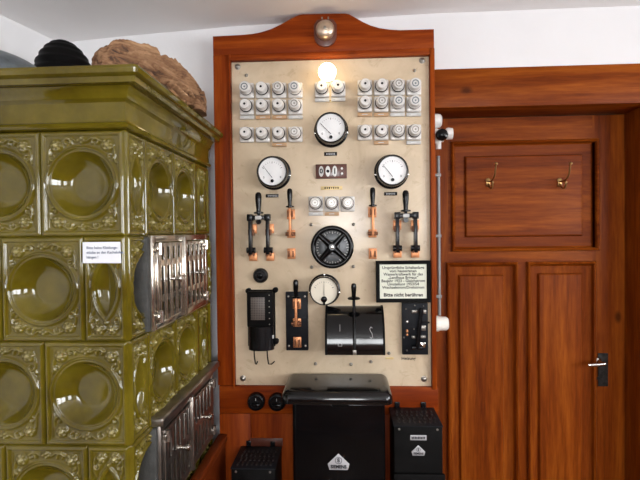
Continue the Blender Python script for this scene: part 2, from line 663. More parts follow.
def door_panel(x0, x1, z0, z1, mat, fi):
    p = MB()
    p.rings(x0 - 0.012, x1 + 0.012, z0 - 0.012, z1 + 0.012,
            [(0, YD - 0.0005), (0.001, YD - 0.012), (0.006, YD - 0.017), (0.012, YD - 0.012), (0.016, YD + 0.004), (0.021, YD + 0.008),
             (fi, YD + 0.014), (fi + 0.004, YD + 0.003), (fi + 0.008, YD + 0.001)])
    p.build('door_panel', mat, door, fixn=False, sharp=25)


door_panel(ux0, ux1, uz0, uz1, M['door_h'], 0.062)
door_panel(lx0, lx1, lz0, lz1, M['door_v'], 0.056)
door_panel(rx0, rx1, lz0, lz1, M['door_v'], 0.052)
# handle
hx, hz = at(602, 364, YD - 0.04)
h = MB()
h.mi = 1
px0, pz0 = at(597.5, 386, YD); px1, pz1 = at(607.5, 353, YD)
h.box(px0, px1, YD - 0.006, YD - 0.0004, pz0, pz1, 0.002)
h.mi = 0
h.lathe([(0.013, 0), (0.013, 0.004), (0.008, 0.008), (0.008, 0.045)], (hx + 0.002, YD - 0.006, hz + 0.004), seg=16)
ex, ez = at(588, 365, YD - 0.05)
h.tube([(hx + 0.004, YD - 0.042, hz + 0.005), (hx + 0.002, YD - 0.052, hz + 0.004), (hx - 0.02, YD - 0.054, hz + 0.001), (ex + 0.01, YD - 0.053, ez), (ex, YD - 0.051, ez)],
       [0.007, 0.0085, 0.0075, 0.008, 0.006])
h.mi = 2
h.cyl((hx + 0.001, YD - 0.0075, pz0 + 0.035), (hx + 0.001, YD - 0.0058, pz0 + 0.035), 0.006)
h.build('door_handle', [M['nickel'], M['louvre'], M['hole']], door)

# coat hooks
def coat_hook(px, py, label):
    x, z = at(px, py, YD)
    t = thing('coat_hook', label, 'hook', (x, YD + 0.0004, z), 'coat hooks on the door')
    y = YD + 0.0004
    k = MB()
    k.lathe([(0.010, 0), (0.010, 0.003), (0.006, 0.006)], (x, y, z + 0.012), seg=14)
    k.lathe([(0.009, 0), (0.009, 0.003), (0.006, 0.006)], (x, y, z - 0.008), seg=14)
    k.box(x - 0.007, x + 0.007, y - 0.006, y, z - 0.008, z + 0.012, 0.001)
    k.build('back_plate', M['brass_old'], t)
    k = MB()
    k.tube([(x, y - 0.006, z + 0.006), (x + 0.003, y - 0.03, z + 0.004), (x + 0.006, y - 0.055, z + 0.012), (x + 0.008, y - 0.07, z + 0.03), (x + 0.009, y - 0.075, z + 0.055), (x + 0.009, y - 0.08, z + 0.068)],
           [0.0042, 0.0038, 0.0036, 0.0034, 0.0034, 0.0034])
    k.lathe([(0.003, 0), (0.008, 0.004), (0.008, 0.008), (0.004, 0.012)], (x + 0.009, y - 0.08, z + 0.066), (0, -0.2, 1), 12)
    k.build('upper_prong', M['brass_old'], t)
    k = MB()
    k.tube([(x, y - 0.005, z - 0.006), (x + 0.002, y - 0.02, z - 0.022), (x + 0.004, y - 0.036, z - 0.026), (x + 0.005, y - 0.046, z - 0.016), (x + 0.005, y - 0.048, z - 0.004)],
           [0.0045, 0.004, 0.004, 0.004, 0.0035])
    k.lathe([(0.0, -0.006), (0.006, -0.002), (0.006, 0.002), (0, 0.006)], (x + 0.005, y - 0.048, z - 0.002), (0, 0, 1), 12)
    k.build('lower_prong', M['brass_old'], t)


coat_hook(488.0, 183.0, 'brass coat hook on the door panel, the one closer to the switchboard')
coat_hook(559.5, 183.0, 'brass coat hook on the door panel, the one closer to the handle side')

# ------------------------------------------------------------------ switchboard
sb = thing('switchboard', 'tall marble switchboard in a reddish wooden frame with curved crest', 'switchboard', (-0.06, YW, 0))
XL = at(213.5, 120, YF)[0]
XRt = at(435, 120, YF)[0]
out = []
for px, py in ((212, 35.5), (240.6, 34), (252, 33), (261, 31.2), (271, 28.0), (281, 23.2), (291, 17.5), (299, 13.8), (303, 13.2), (345, 12.4), (349, 13.2), (356, 17), (363, 21), (371, 24.6), (380, 27.2), (390, 28.6), (400, 29.2), (434.5, 28.2)):
    out.append(at(px, py, YF))
out[0] = (XL, out[0][1]); out[-1] = (XRt, out[-1][1])
zlow = at(300, 386.5, YF)[1]
b = MB()
b.prism(out + [(XRt, zlow), (XL, zlow)], YM + 0.004, YW - 0.0005)
b.build('back_board', M['panel_h'], sb)
# outer boards
mx0, mz0 = at(236.0, 386, YM); mx1, mz1 = at(428.8, 57.0, YM)[0], at(330, 57.6, YF - 0.004)[1]
ix0, iz1 = at(228.3, 53.0, YF)[0], at(330, 51.0, YF)[1]; ix1 = at(434, 53, YF)[0]
b = MB()
b.prism(out[:] + [(XRt, iz1), (XL, iz1)], YF + 0.006, YM + 0.0038, 0.003)
b.build('crest_board', M['panel_h'], sb)
b = MB()
b.box(XL, ix0, YF + 0.006, YM + 0.0038, zlow, iz1 - 0.0006, 0.002)
b.build('side_board', M['panel_v'], sb)
# raised inner moulding
b = MB()
fx0, fx1, fz0, fz1 = ix0 + 0.0006, XRt, mz0 - 0.004, iz1 - 0.0012
def mould(x0, x1, z0, z1, hor):
    b.mi = 1 if hor else 0
    b.box(x0, x1, YF - 0.004, YM + 0.0034, z0, z1, 0.003)
mould(fx0, mx0 - 0.0006, fz0, fz1, False)
mould(mx1 + 0.0006, fx1, fz0, fz1, False)
mould(mx0 - 0.0006, mx1 + 0.0006, mz1 + 0.0006, fz1, True)
b.build('inner_frame', [M['panel_v'], M['panel_h']], sb)
b = MB()
b.box(mx0, mx1, YM, YM + 0.0035, mz0, mz1, 0.001)
b.build('marble_slab', M['marble'], sb)
# lower boards
b = MB()
lxa, _ = at(219.5, 430, YF)
b.mi = 1
xs_ = at(251, 440, YF)[0]
z2 = at(270, 414, YF)[1]
b.box(lxa, XRt + 0.005, YF + 0.002, YW - 0.0005, z2 + 0.0008, zlow - 0.0008, 0.002)
b.mi = 0
b.box(lxa, xs_ - 0.0008, YF + 0.002, YW - 0.0005, 0.0, z2 - 0.0008, 0.002)
b.box(xs_ + 0.0008, XRt + 0.004, YF + 0.004, YW - 0.0005, 0.0, z2 - 0.0008, 0.002)
b.build('lower_panelling', [M['panel_v'], M['panel_h']], sb)


def screw(px, py, r, mat, name='mounting_screw'):
    x, z = at(px, py, YM - 0.004)
    s = MB()
    s.lathe([(r * 1.25, 0), (r * 1.25, 0.0015), (r, 0.002), (r * 0.95, 0.005), (r * 0.6, 0.0075), (0, 0.0085)], (x, YM, z), seg=14)
    s.build(name, mat, sb)


for px, py in ((237.5, 66.5), (422.2, 60.3), (242.8, 378.6), (424.2, 379.2)):
    screw(px, py, 0.0095, M['steel'])
for px, py in ((246.3, 75), (414.5, 70.2), (311, 224.7), (311.6, 267.2), (353.4, 224.4), (353.4, 266.6), (351, 364.5), (371, 362), (315.5, 364), (389, 353.5)):
    screw(px, py, 0.0055, M['steel'], 'panel_bolt')

# small handwritten word on the marble
b = MB()
x, z = at(408.5, 358.5, YM)
b.text('Heizung', 0.017, x, z, YM - 0.0006, bold=0.0003)
b.build('handwriting', M['ink'], sb, fixn=False)

# ------------------------------------------------------------------ bell in the crest
x, z = at(325, 29, YF - 0.03)
t = thing('electric_bell', 'small round brass bell on a plate in the middle of the crest', 'bell', (x, YF + 0.0055, z))
y = YF + 0.0055
b = MB()
poly = [(x + 0.044 * math.cos(a), z - 0.012 + 0.044 * math.sin(a)) for a in [math.pi + i * math.pi / 14 for i in range(15)]]
b.prism(poly + [(x + 0.044, z + 0.03), (x + 0.03, z + 0.05), (x - 0.03, z + 0.05), (x - 0.044, z + 0.03)], y - 0.008, y, 0.002)
b.build('back_plate', M['bakelite'], t)
b = MB()
b.lathe([(0.030, 0.0085), (0.034, 0.012), (0.0365, 0.022), (0.036, 0.034), (0.031, 0.042), (0.02, 0.047), (0.005, 0.049), (0, 0.049)], (x, y, z), seg=32)
b.build('gong', M['brass_pale'], t)
b = MB()
b.lathe([(0.006, 0.049), (0.006, 0.052), (0, 0.0535)], (x, y, z), seg=12)
b.build('gong_screw', M['steel'], t)
for s in (-1, 1):
    b = MB()
    b.tube([(x + s * 0.012, y - 0.004, z + 0.0505), (x + s * 0.012, y - 0.004, z + 0.060)], 0.003, 8)
    b.build('feed_wire', M['steel'], t)

# ------------------------------------------------------------------ lamp
x, z = at(327.2, 71, YM - 0.075)
t = thing('lamp', 'lit round frosted bulb in a porcelain socket at the top of the marble', 'lamp', (x, YM, z - 0.004))
b = MB()
b.lathe([(0.030, 0.0), (0.030, 0.012), (0.022, 0.016), (0.021, 0.036), (0.016, 0.040)], (x, YM, z - 0.004), seg=28)
b.build('lamp_socket', M['porcelain'], t)
b = MB()
prof = [(0.013, 0.041)] + [(0.034 * math.sin(a), 0.075 - 0.034 * math.cos(a)) for a in [0.45 + i * (math.pi - 0.45) / 14 for i in range(15)]]
prof[-1] = (0, prof[-1][1])
b.lathe(prof, (x, YM, z - 0.004), seg=32)
b.build('bulb', M['bulb'], t)

# ------------------------------------------------------------------ porcelain fuses
def make_fuse(kind, tagmat, label):
    """plug fuse on a square base, axis towards the room; origin on the marble"""
    t = thing('porcelain_fuse', label, 'fuse', (0, 0, 0), 'porcelain fuses on the marble')
    b = MB()
    b.box(-0.0285, 0.0285, -0.018, 0, -0.031, 0.0285, 0.006, 3)
    b.lathe([(0.027, 0.016), (0.027, 0.023), (0.0255, 0.026), (0.019, 0.026), (0.018, 0.024)], (0, 0, 0.001), seg=28)
    b.mi = 1  # dark ring painted in as the shadow edge around the cap
    b.lathe([(0.0252, 0.0259), (0.0250, 0.0264), (0.0185, 0.0264), (0.0185, 0.031)], (0, 0, 0.001), seg=28)
    b.mi = 0
    b.lathe([(0.004, 0.015), (0.004, 0.018), (0.002, 0.0185)], (0.021, 0, -0.023), seg=10)
    b.build('fuse_base', [M['porcelain'], M['hole']], t)
    b = MB()
    rr = 0.0225 if kind != 'big' else 0.0245
    b.lathe([(rr, 0.0305), (rr, 0.036), (rr * 0.90, 0.038), (rr * 0.90, 0.055), (rr * 0.78, 0.060), (0.011, 0.0605), (0.0095, 0.0585), (0, 0.0585)], (0, 0, 0.001), seg=28)
    b.build('fuse_cap', M['porcelain'], t)
    b = MB()
    if kind == 'hole':
        b.lathe([(0.0046, 0.0587), (0.0046, 0.0592), (0, 0.0592)], (0, 0, 0.001), seg=16)
        b.build('sight_hole', M['hole'], t)
    else:
        b.lathe([(0.0135, 0.0606), (0.0135, 0.0612), (0.0100, 0.0612), (0.0098, 0.0600)], (0, 0, 0.001), seg=20, cap=False)
        b.lathe([(0.0036, 0.0587), (0.0036, 0.0590), (0, 0.0590)], (0, 0, 0.001), seg=12)
        b.build('sight_ring', M['greyiron' if kind == 'big' else 'steel'], t)
    if tagmat:
        b = MB()
        b.box(-0.028, 0.028, -0.012, -0.0002, -0.047, -0.0335, 0.001)
        b.mi = 1
        b.box(-0.012, 0.010, -0.0126, -0.0121, -0.042, -0.039)
        b.build('label_tag', [M[tagmat], M['tag_grey' if tagmat != 'tag_grey' else 'white_paint']], t)
    return t


fuse_protos = {}
def fuse(px, py, kind, tagmat, label):
    # the measured spot is the middle of the base's front face
    x, z = at(px, py, YM - 0.012)
    loc = (x, YM - 0.0002, z)
    k = (kind, tagmat)
    if k not in fuse_protos:
        p = make_fuse(kind, tagmat, label)
        p.location = loc
        fuse_protos[k] = p
    else:
        dup(fuse_protos[k], loc, label)


LC = ['closest to the stove', 'second from the stove', 'third from the stove', 'closest to the lamp']
RC = ['closest to the lamp', 'second from the lamp', 'third from the lamp', 'closest to the door']
LX = [246.8, 262.8, 279.2, 295.4]
RX = [364.8, 381.2, 397.6, 413.8]
kl = [['big', 'hole', 'ring', 'big'], ['hole', 'hole', 'hole', 'ring'], ['hole', 'hole', 'hole', 'ring']]
kr = [['hole', 'hole', 'ring', 'big'], ['hole', 'ring', 'big', 'big'], ['hole', 'hole', 'ring', 'ring']]
tl = [[None] * 4, ['tag_grey', 'tag_brown', 'tag_brown', 'tag_grey'], [None, None, 'tag_brown', None]]
tr = [[None] * 4, ['tag_brown', 'tag_brown', 'tag_grey', 'tag_grey'], [None, 'tag_brown', None, 'tag_grey']]
rown = ['upper row of the %s block of eight', 'lower row of the %s block of eight', '%s row of four beneath the block']
for r, (yl, yr) in enumerate(((90.3, 87.3), (107.0, 104.0), (134.5, 132.2))):
    for c in range(4):
        fuse(LX[c], yl - 0.12 * c, kl[r][c], tl[r][c], 'white porcelain fuse, ' + rown[r] % 'stove-side' + ', ' + LC[c])
        fuse(RX[c], yr - 0.05 * c, kr[r][c], tr[r][c], 'white porcelain fuse, ' + rown[r] % 'door-side' + ', ' + RC[c])
fuse(322.0, 89.4, 'hole', 'tag_grey', 'white porcelain fuse of the pair under the bulb, on its stove side')
fuse(338.2, 88.8, 'hole', 'tag_grey', 'white porcelain fuse of the pair under the bulb, on its door side')
fuse(315.7, 203.6, 'ring', 'tag_grey', 'white porcelain fuse above the handwheel, stove end of the three')
fuse(331.8, 203.6, 'ring', 'tag_brown', 'white porcelain fuse above the handwheel, middle of the three')
fuse(347.6, 203.6, 'ring', None, 'white porcelain fuse above the handwheel, door end of the three')

# ------------------------------------------------------------------ gauges
def gauge(px, py, label, dial='dial', bezel=0.0675, face=0.0535, needle=140, name='panel_gauge', cream=False):
    x, z = at(px, py, YM)
    t = thing(name, label, 'gauge', (x, YM - 0.0003, z), 'round gauges on the marble')
    y = YM - 0.0003
    b = MB()
    b.lathe([(bezel, 0), (bezel, 0.006), (bezel * 0.985, 0.009), (bezel * 0.91, 0.012), (bezel * 0.90, 0.046), (bezel * 0.89, 0.054), (bezel * 0.86, 0.059), (face + 0.001, 0.060), (face, 0.056), (face, 0.050), (0, 0.050)], (x, y, z), seg=56)
    b.build('bezel', M['black'], t)
    b = MB()
    b.lathe([(face - 0.0006, 0.0502), (face - 0.0006, 0.0512), (0, 0.0512)], (x, y, z), seg=48)
    b.build('dial', M[dial], t)
    b = MB()
    yy = y - 0.0516
    n = 11
    for i in range(n):
        a = R(150 - i * 120 / (n - 1))
        big = i % 5 == 0
        r0, r1 = face * (0.70 if big else 0.76), face * 0.84
        w = 0.0009 if big else 0.0005
        c, s = math.cos(a), math.sin(a)
        zc = z - face * 0.12
        q = [(x + c * r0 - s * w, zc + s * r0 + c * w), (x + c * r0 + s * w, zc + s * r0 - c * w), (x + c * r1 + s * w, zc + s * r1 - c * w), (x + c * r1 - s * w, zc + s * r1 + c * w)]
        b.bm.faces.new([b.bm.verts.new((p[0], yy, p[1])) for p in q])
    if not cream:
        for dx in (-0.62, 0.6):
            b.text('0' if dx < 0 else '8', face * 0.22, x + face * dx, z - face * 0.42, yy)
    b.build('scale_marks', M['ink'], t, fixn=False)
    # needle
    a = R(needle)
    ox, oz = x, z - face * 0.45
    if cream:
        oz = z - face * 0.35
    c, s = math.cos(a), math.sin(a)
    Lr = face * (1.12 if not cream else 0.9)
    b = MB()
    w = 0.0011
    b.prism([(ox - s * w, oz + c * w), (ox + s * w, oz - c * w), (ox + c * Lr + s * w * 0.4, oz + s * Lr - c * w * 0.4), (ox + c * Lr - s * w * 0.4, oz + s * Lr + c * w * 0.4)], y - 0.0540, y - 0.0532)
    b.build('needle', M['ink'], t)
    b = MB()
    kx, kz = (ox, z - face * 0.68) if not cream else (ox, z - face * 0.62)
    r_ = 0.0065 if not cream else 0.012
    b.lathe([(r_, 0.0513), (r_, 0.056), (r_ * 0.8, 0.0575), (0, 0.058)], (kx, y, kz), seg=18)
    if cream:
        b.box(kx - 0.004, kx + 0.004, y - 0.056, y - 0.0514, kz - 0.021, kz - 0.006, 0.001)
    b.build('zero_knob', M['black_gloss'], t)
    for ang in (90, 190, 350):
        b = MB()
        b.lathe([(0.0035, 0.0105), (0.0035, 0.0125), (0, 0.0135)], (x + bezel * 0.955 * math.cos(R(ang)), y + 0.0, z + bezel * 0.955 * math.sin(R(ang))), seg=10)
        b.build('flange_screw', M['nickel'], t)
    return t


gauge(331.2, 130.6, 'round black gauge with white dial, topmost, between the fuse rows', needle=134)
gauge(274.2, 173.2, 'round black gauge with white dial above the stove-side knife switches', needle=127)
gauge(391.2, 172.0, 'round black gauge with white dial above the door-side knife switches', needle=128)
gauge(324.6, 289.4, 'black-rimmed gauge with cream dial and black knob above the drum', 'dial_cream', 0.0625, 0.0515, 90, cream=True)

# small black nameplates under the gauges, gilt strip, brown plate
def nameplate(px, py, w, hgt, mat, name, label, cat, marks=None):
    x, z = at(px, py, YM)
    t = thing(name, label, cat, (x, YM - 0.0002, z))
    b = MB()
    b.box(x - w / 2, x + w / 2, YM - 0.0022, YM - 0.0002, z - hgt / 2, z + hgt / 2, 0.0005)
    b.build('plate', M[mat], t)
    b = MB()
    yy = YM - 0.0026
    n = 7
    for i in range(n):
        xx = x + (i - (n - 1) / 2) * w * 0.10
        hh = hgt * (0.2 if i % 2 else 0.26)
        b.bm.faces.new([b.bm.verts.new(p) for p in ((xx - w * 0.03, yy, z - hh), (xx + w * 0.03, yy, z - hh), (xx + w * 0.03, yy, z + hh), (xx - w * 0.03, yy, z + hh))])
    b.build('engraving', M[marks or 'grey_paint'], t, fixn=False)
    return t


nameplate(330.6, 154, 0.051, 0.0145, 'black', 'nameplate', 'tiny black nameplate below the topmost gauge', 'nameplate')
nameplate(272.2, 195.8, 0.051, 0.0135, 'black', 'nameplate', 'tiny black nameplate below the stove-side gauge', 'nameplate')
nameplate(390.6, 193.8, 0.051, 0.0135, 'black', 'nameplate', 'tiny black nameplate below the door-side gauge', 'nameplate')
nameplate(331.6, 188, 0.085, 0.0145, 'tag_gold', 'nameplate', 'thin gilt name strip between brown plate and three fuses', 'nameplate', 'ink')
nameplate(330.5, 100.8, 0.040, 0.011, 'tag_gold', 'nameplate', 'tiny gilt tag between the two fuses under the bulb', 'nameplate', 'ink')
nameplate(389.5, 358.2, 0.032, 0.008, 'tag_gold', 'nameplate', 'tiny yellowed tag just below the black drum', 'nameplate', 'tag_gold')

x, z = at(331.3, 171.6, YM)
t = thing('selector_plate', 'brown rectangular plate with white oval windows below the topmost gauge', 'selector plate', (x, YM - 0.0002, z))
b = MB()
b.box(x - 0.0615, x + 0.0615, YM - 0.012, YM - 0.0002, z - 0.028, z + 0.028, 0.002)
b.build('plate', M['bakelite'], t)
for k, (dx, m_) in enumerate(((-0.039, 'tag_grey'), (-0.013, 'white_paint'), (0.014, 'white_paint'))):
    b = MB()
    poly = [(x + dx + 0.0095 * math.cos(a), z + 0.021 * math.sin(a)) for a in [i * math.pi / 12 for i in range(24)]]
    b.prism(poly, YM - 0.0145, YM - 0.0122)
    o = b.build('oval_window', M[m_], t)
    b = MB()
    if k == 0:
        b.text('0', 0.026, x + dx, z, YM - 0.0149, bold=0.0008)
    elif k == 1:
        b.lathe([(0.006, 0.0146), (0.006, 0.0156), (0, 0.016)], (x + dx, YM, z), seg=16)
    else:
        b.box(x + dx - 0.002, x + dx + 0.002, YM - 0.0155, YM - 0.0147, z - 0.011, z + 0.011)
    b.build('window_mark', M['ink'], o, fixn=False)
for dz in (-0.010, 0.010):
    b = MB()
    b.lathe([(0.0045, 0.0122), (0.0045, 0.0145), (0, 0.0155)], (x + 0.042, YM, z + dz), seg=12)
    b.build('pilot_dot', M['white_paint'], t)

# ------------------------------------------------------------------ knife switches
def handle_profile(b, x, y, z0, z1, r):
    Lh = z1 - z0
    b.lathe([(r * 0.45, 0), (r * 0.5, Lh * 0.06), (r * 1.5, Lh * 0.08), (r * 1.5, Lh * 0.14), (r * 0.7, Lh * 0.17), (r * 0.72, Lh * 0.30), (r * 0.95, Lh * 0.6), (r, Lh * 0.85), (r * 0.85, Lh * 0.95), (r * 0.4, Lh), (0, Lh)], (x, y, z0), (0, 0, 1), 20)


def jaw(b, x, z, w, hgt, out=0.040, base=True):
    """copper base block with two standing leaves"""
    if base:
        b.box(x - w / 2, x + w / 2, YM - 0.011, YM - 0.0002, z - hgt / 2, z + hgt / 2, 0.0015)
    b.mi = 1
    for s in (-1, 1):
        b.box(x + s * 0.0085 - 0.002, x + s * 0.0085 + 0.002, YM - out, YM - 0.0105, z - hgt * 0.33, z + hgt * 0.33, 0.0008)
    b.mi = 0


def double_switch(pxl, pxr, pxh, dy, label):
    ys = YM - 0.036
    xa, zc = at(pxl, 220 + dy, ys)
    xb, _ = at(pxr, 220 + dy, ys)
    xh, zt = at(pxh, 192.3 + dy, ys - 0.01)
    zlow_ = at(pxl, 253.5 + dy, ys)[1]
    t = thing('double_knife_switch', label, 'knife switch', ((xa + xb) / 2, YM, zlow_), 'double knife switches on the marble')
    for xx in (xa, xb):
        b = MB()
        _, zu = at(300, 230 + dy, YM)
        _, zl = at(300, 255.5 + dy, YM)
        b.box(xx - 0.013, xx + 0.019, YM - 0.011, YM - 0.0002, zu - 0.012, zu + 0.026, 0.0015)
        jaw(b, xx, zu - 0.008, 0.03, 0.036, base=False)
        b.build('copper_jaw', [M['copper'], M['copper_dark']], t)
        b = MB()
        b.box(xx - 0.013, xx + 0.019, YM - 0.011, YM - 0.0002, zl - 0.020, zl + 0.014, 0.0015)
        jaw(b, xx, zl + 0.012, 0.03, 0.036, base=False)
        b.build('copper_hinge', [M['copper'], M['copper_dark']], t)
        b = MB()
        b.box(xx - 0.0062, xx + 0.0062, ys - 0.018, ys + 0.012, zlow_ - 0.004, zc - 0.002, 0.001)
        b.box(xx - 0.011, xx + 0.011, ys - 0.021, ys + 0.012, zc - 0.004, zc + 0.022, 0.002)
        b.lathe([(0.012, -0.017), (0.012, 0.017)], (xx, ys + 0.004, zlow_ + 0.012), (1, 0, 0), 12)
        b.build('blade', M['black'], t)
    b = MB()
    b.box(xa - 0.008, xb + 0.008, ys - 0.018, ys - 0.001, zc, zc + 0.017, 0.002)
    o = b.build('crossbar', M['black'], t)
    b = MB()
    b.box(xh - 0.012, xh + 0.012, ys - 0.022, ys - 0.0185, zc + 0.001, zc + 0.015, 0.001)
    b.build('type_plate', M['tag_grey'], o)
    b = MB()
    handle_profile(b, xh, ys - 0.010, zc + 0.017, zt, 0.0125)
    b.lathe([(0.010, 0), (0.010, 0.01)], (xh, ys - 0.006, zc - 0.008), (0, -1, 0), 14)
    b.build('handle', M['black_gloss'], t)


double_switch(250.5, 267.8, 258.3, 0.0, 'double-bladed knife switch with black handle on the stove side')
double_switch(397.2, 415.2, 405.6, -2.0, 'double-bladed knife switch with black handle on the door side')


def single_switch(px, dy, label, slate=None, name='knife_switch', y_off=0.0, k=1.0, pts=None):
    ys = YM - 0.036 - y_off
    zt = at(px, pts[0], ys)[1]; zh = at(px, pts[1], ys)[1]; zu = at(px, pts[2], ys)[1]
    zc = at(px, pts[3], ys)[1]; zl = at(px, pts[4], ys)[1]
    x = at(px, pts[3], ys)[0]
    t = thing(name, label, 'knife switch', (x, YM, zl))
    global YM_
    base = YM - y_off
    if slate:
        x0, z1 = at(slate[0], slate[2], YM - y_off); x1, z0 = at(slate[1], slate[3], YM - y_off)
        b = MB()
        b.box(x0, x1, base, YM - 0.0002, z0, z1, 0.002)
        b.build('slate_base', M['slate'], t)
        for sx in (x0 + 0.011, x1 - 0.011):
            for sz in (z0 + 0.018, z1 - 0.018):
                b = MB()
                b.lathe([(0.0042, 0.0001), (0.0042, 0.002), (0, 0.003)], (sx, base, sz), seg=10)
                b.build('base_screw', M['steel'], t)
    def blk(z, hgt, nm, hinge=False):
        b = MB()
        b.box(x - 0.016, x + 0.016, base - 0.009, base - 0.0002, z - hgt / 2, z + hgt / 2, 0.0015)
        b.mi = 1
        for s in (-1, 1):
            b.box(x + s * 0.0085 - 0.0022, x + s * 0.0085 + 0.0022, base - 0.038, base - 0.0085, z - hgt * 0.28, z + hgt * 0.28, 0.0008)
        if hinge:
            b.lathe([(0.0075, -0.019), (0.0075, 0.019)], (x, base - 0.030, z), (1, 0, 0), 12)
        b.build(nm, [M['copper'], M['copper_dark']], t)
    blk(zu, 0.040, 'copper_jaw')
    blk(zc, 0.032, 'copper_hinge', True)
    blk(zl, 0.042, 'copper_jaw')
    b = MB()
    b.box(x - 0.0045, x + 0.0045, ys - 0.014, ys + 0.008, zc - 0.008, zh, 0.001)
    b.build('blade', M['copper'], t)
    b = MB()
    handle_profile(b, x, ys - 0.003, zh - 0.004, zt, 0.0105)
    b.build('handle', M['black_gloss'], t)


single_switch(290.3, 0, 'single-bladed copper knife switch with black handle on the stove side', pts=(188.5, 208, 214, 234, 254))
single_switch(373.0, 0, 'single-bladed copper knife switch with black handle on the door side', pts=(187.5, 207, 212, 233.5, 254))
single_switch(296.3, 0, 'copper knife switch mounted on an upright dark slate plate', slate=(285.5, 308.3, 292, 350.5), name='slate_knife_switch', y_off=0.018, pts=(279.5, 298, 305, 324, 344))

# ------------------------------------------------------------------ handwheel
x, z = at(332.2, 247, YM - 0.05)
t = thing('handwheel', 'black four-spoked handwheel over a dial ring on the marble', 'handwheel', (x, YM, z))
bx, bz = at(332.6, 247.4, YM)
b = MB()
b.lathe([(0.070, 0.0002), (0.070, 0.004), (0.066, 0.006), (0.030, 0.006), (0.026, 0.018), (0, 0.018)], (bx, YM, bz), seg=48)
o = b.build('dial_ring', M['dial_ring'], t)
b = MB()
for i in range(36):
    a = R(i * 10)
    c, s = math.cos(a), math.sin(a)
    r0, r1, w = (0.054 if i % 3 == 0 else 0.058), 0.064, 0.0012
    b.bm.faces.new([b.bm.verts.new((bx + c * r + q * s * w, YM - 0.0064, bz + s * r - q * c * w)) for r, q in ((r0, 1), (r0, -1), (r1, -1), (r1, 1))])
b.build('graduation', M['white_paint'], o, fixn=False)
b = MB()
RW = 0.0735
n, m_ = 48, 12
rg = []
for i in range(n):
    a = 2 * math.pi * i / n
    rg.append([b.bm.verts.new((x + (RW + 0.0098 * math.cos(k * 2 * math.pi / m_)) * math.cos(a), YM - 0.05 + 0.0098 * math.sin(k * 2 * math.pi / m_), z + (RW + 0.0098 * math.cos(k * 2 * math.pi / m_)) * math.sin(a))) for k in range(m_)])
for i in range(n):
    for k in range(m_):
        b.bm.faces.new([rg[i][k], rg[(i + 1) % n][k], rg[(i + 1) % n][(k + 1) % m_], rg[i][(k + 1) % m_]])
b.build('rim', M['black_gloss'], t)
for i in range(4):
    a = R(45 + 90 * i + 2)
    c, s = math.cos(a), math.sin(a)
    b = MB()
    b.tube([(x + c * r, YM - yy, z + s * r) for r, yy in ((0.010, 0.046), (0.035, 0.047), (0.072, 0.050))], [0.0135, 0.0115, 0.0085], 10)
    b.build('spoke', M['black_gloss'], t)
b = MB()
b.lathe([(0.010, 0.0185), (0.010, 0.04), (0.0165, 0.042), (0.0165, 0.056), (0.012, 0.060), (0, 0.060)], (x, YM, z), seg=24)
o = b.build('hub', M['black_gloss'], t)
b = MB()
b.lathe([(0.0065, 0.0605), (0.0065, 0.0625), (0, 0.064)], (x, YM, z), seg=14)
b.build('hub_nut', M['nickel'], o)

# round black push knob at the left
x, z = at(260.2, 275.8, YM - 0.015)
t = thing('push_knob', 'round black knob on the marble above the perforated relay', 'knob', (x, YM, z))
b = MB()
b.lathe([(0.030, 0.0002), (0.030, 0.010), (0.026, 0.016), (0.022, 0.017), (0.020, 0.014), (0, 0.014)], (x, YM, z), seg=28)
b.build('rose', M['black'], t)
b = MB()
b.lathe([(0.012, 0.0142), (0.012, 0.026), (0.008, 0.030), (0, 0.031)], (x, YM, z), seg=20)
b.build('button', M['black_gloss'], t)

# ------------------------------------------------------------------ perforated relay at the lower left
x0, z1 = at(246.3, 291.5, YM - 0.03); x1, z0 = at(274.8, 350, YM - 0.03)
t = thing('relay', 'upright black relay box with perforated window and two hooked wires below', 'relay', ((x0 + x1) / 2, YM, z0))
xm, w2 = (x0 + x1) / 2, (x1 - x0) / 2
b = MB()
b.box(x0, x1, YM - 0.014, YM - 0.0002, z0 + 0.01, z1 + 0.004, 0.003)
for sx, sz in ((x0 + 0.004, z1), (x1 + 0.002, z1 + 0.003), (x1 + 0.003, z0 + 0.03)):
    b.lathe([(0.011, 0.0002), (0.011, 0.016), (0.006, 0.019)], (sx, YM, sz), seg=14)
b.build('back_plate', M['black_matt'], t)
b = MB()
zmid = z0 + (z1 - z0) * 0.40
prof = []
for i in range(17):
    a = math.pi * i / 16
    prof.append((xm + w2 * 0.93 * math.cos(a), YM - 0.014 - 0.036 * math.sin(a)))
A = [b.bm.verts.new((px_, py_, z0)) for px_, py_ in prof]
B = [b.bm.verts.new((px_, py_, zmid)) for px_, py_ in prof]
for i in range(16):
    b.bm.faces.new([A[i], A[i + 1], B[i + 1], B[i]])
b.bm.faces.new(A); b.bm.faces.new(B[::-1]); b.bm.faces.new([A[0], B[0], B[-1], A[-1]])
b.build('lower_cover', M['black'], t)
b = MB()
b.box(x0 + 0.004, x1 - 0.004, YM - 0.046, YM - 0.0142, zmid + 0.0005, z1, 0.005)
o = b.build('upper_housing', M['black_matt'], t)
b = MB()
wx0, wz1 = at(250.5, 297.5, YM - 0.047); wx1, wz0 = at(265, 320, YM - 0.047)
b.box(wx0, wx1, YM - 0.0475, YM - 0.0462, wz0, wz1, 0.0004)
b.build('perforated_window', M['perforated'], o)
for i in range(6):
    b = MB()
    b.lathe([(0.0022, 0.0462), (0.0022, 0.048), (0, 0.0486)], (x1 - 0.017, YM, zmid + 0.012 + i * (z1 - zmid - 0.02) / 5.2), seg=8)
    b.build('terminal_screw', M['steel'], o)
b = MB()
b.box(x1 - 0.014, x1 - 0.004, YM - 0.030, YM - 0.020, z0 + 0.045, z0 + 0.058, 0.001)
b.build('terminal_block', M['tag_grey'], t)
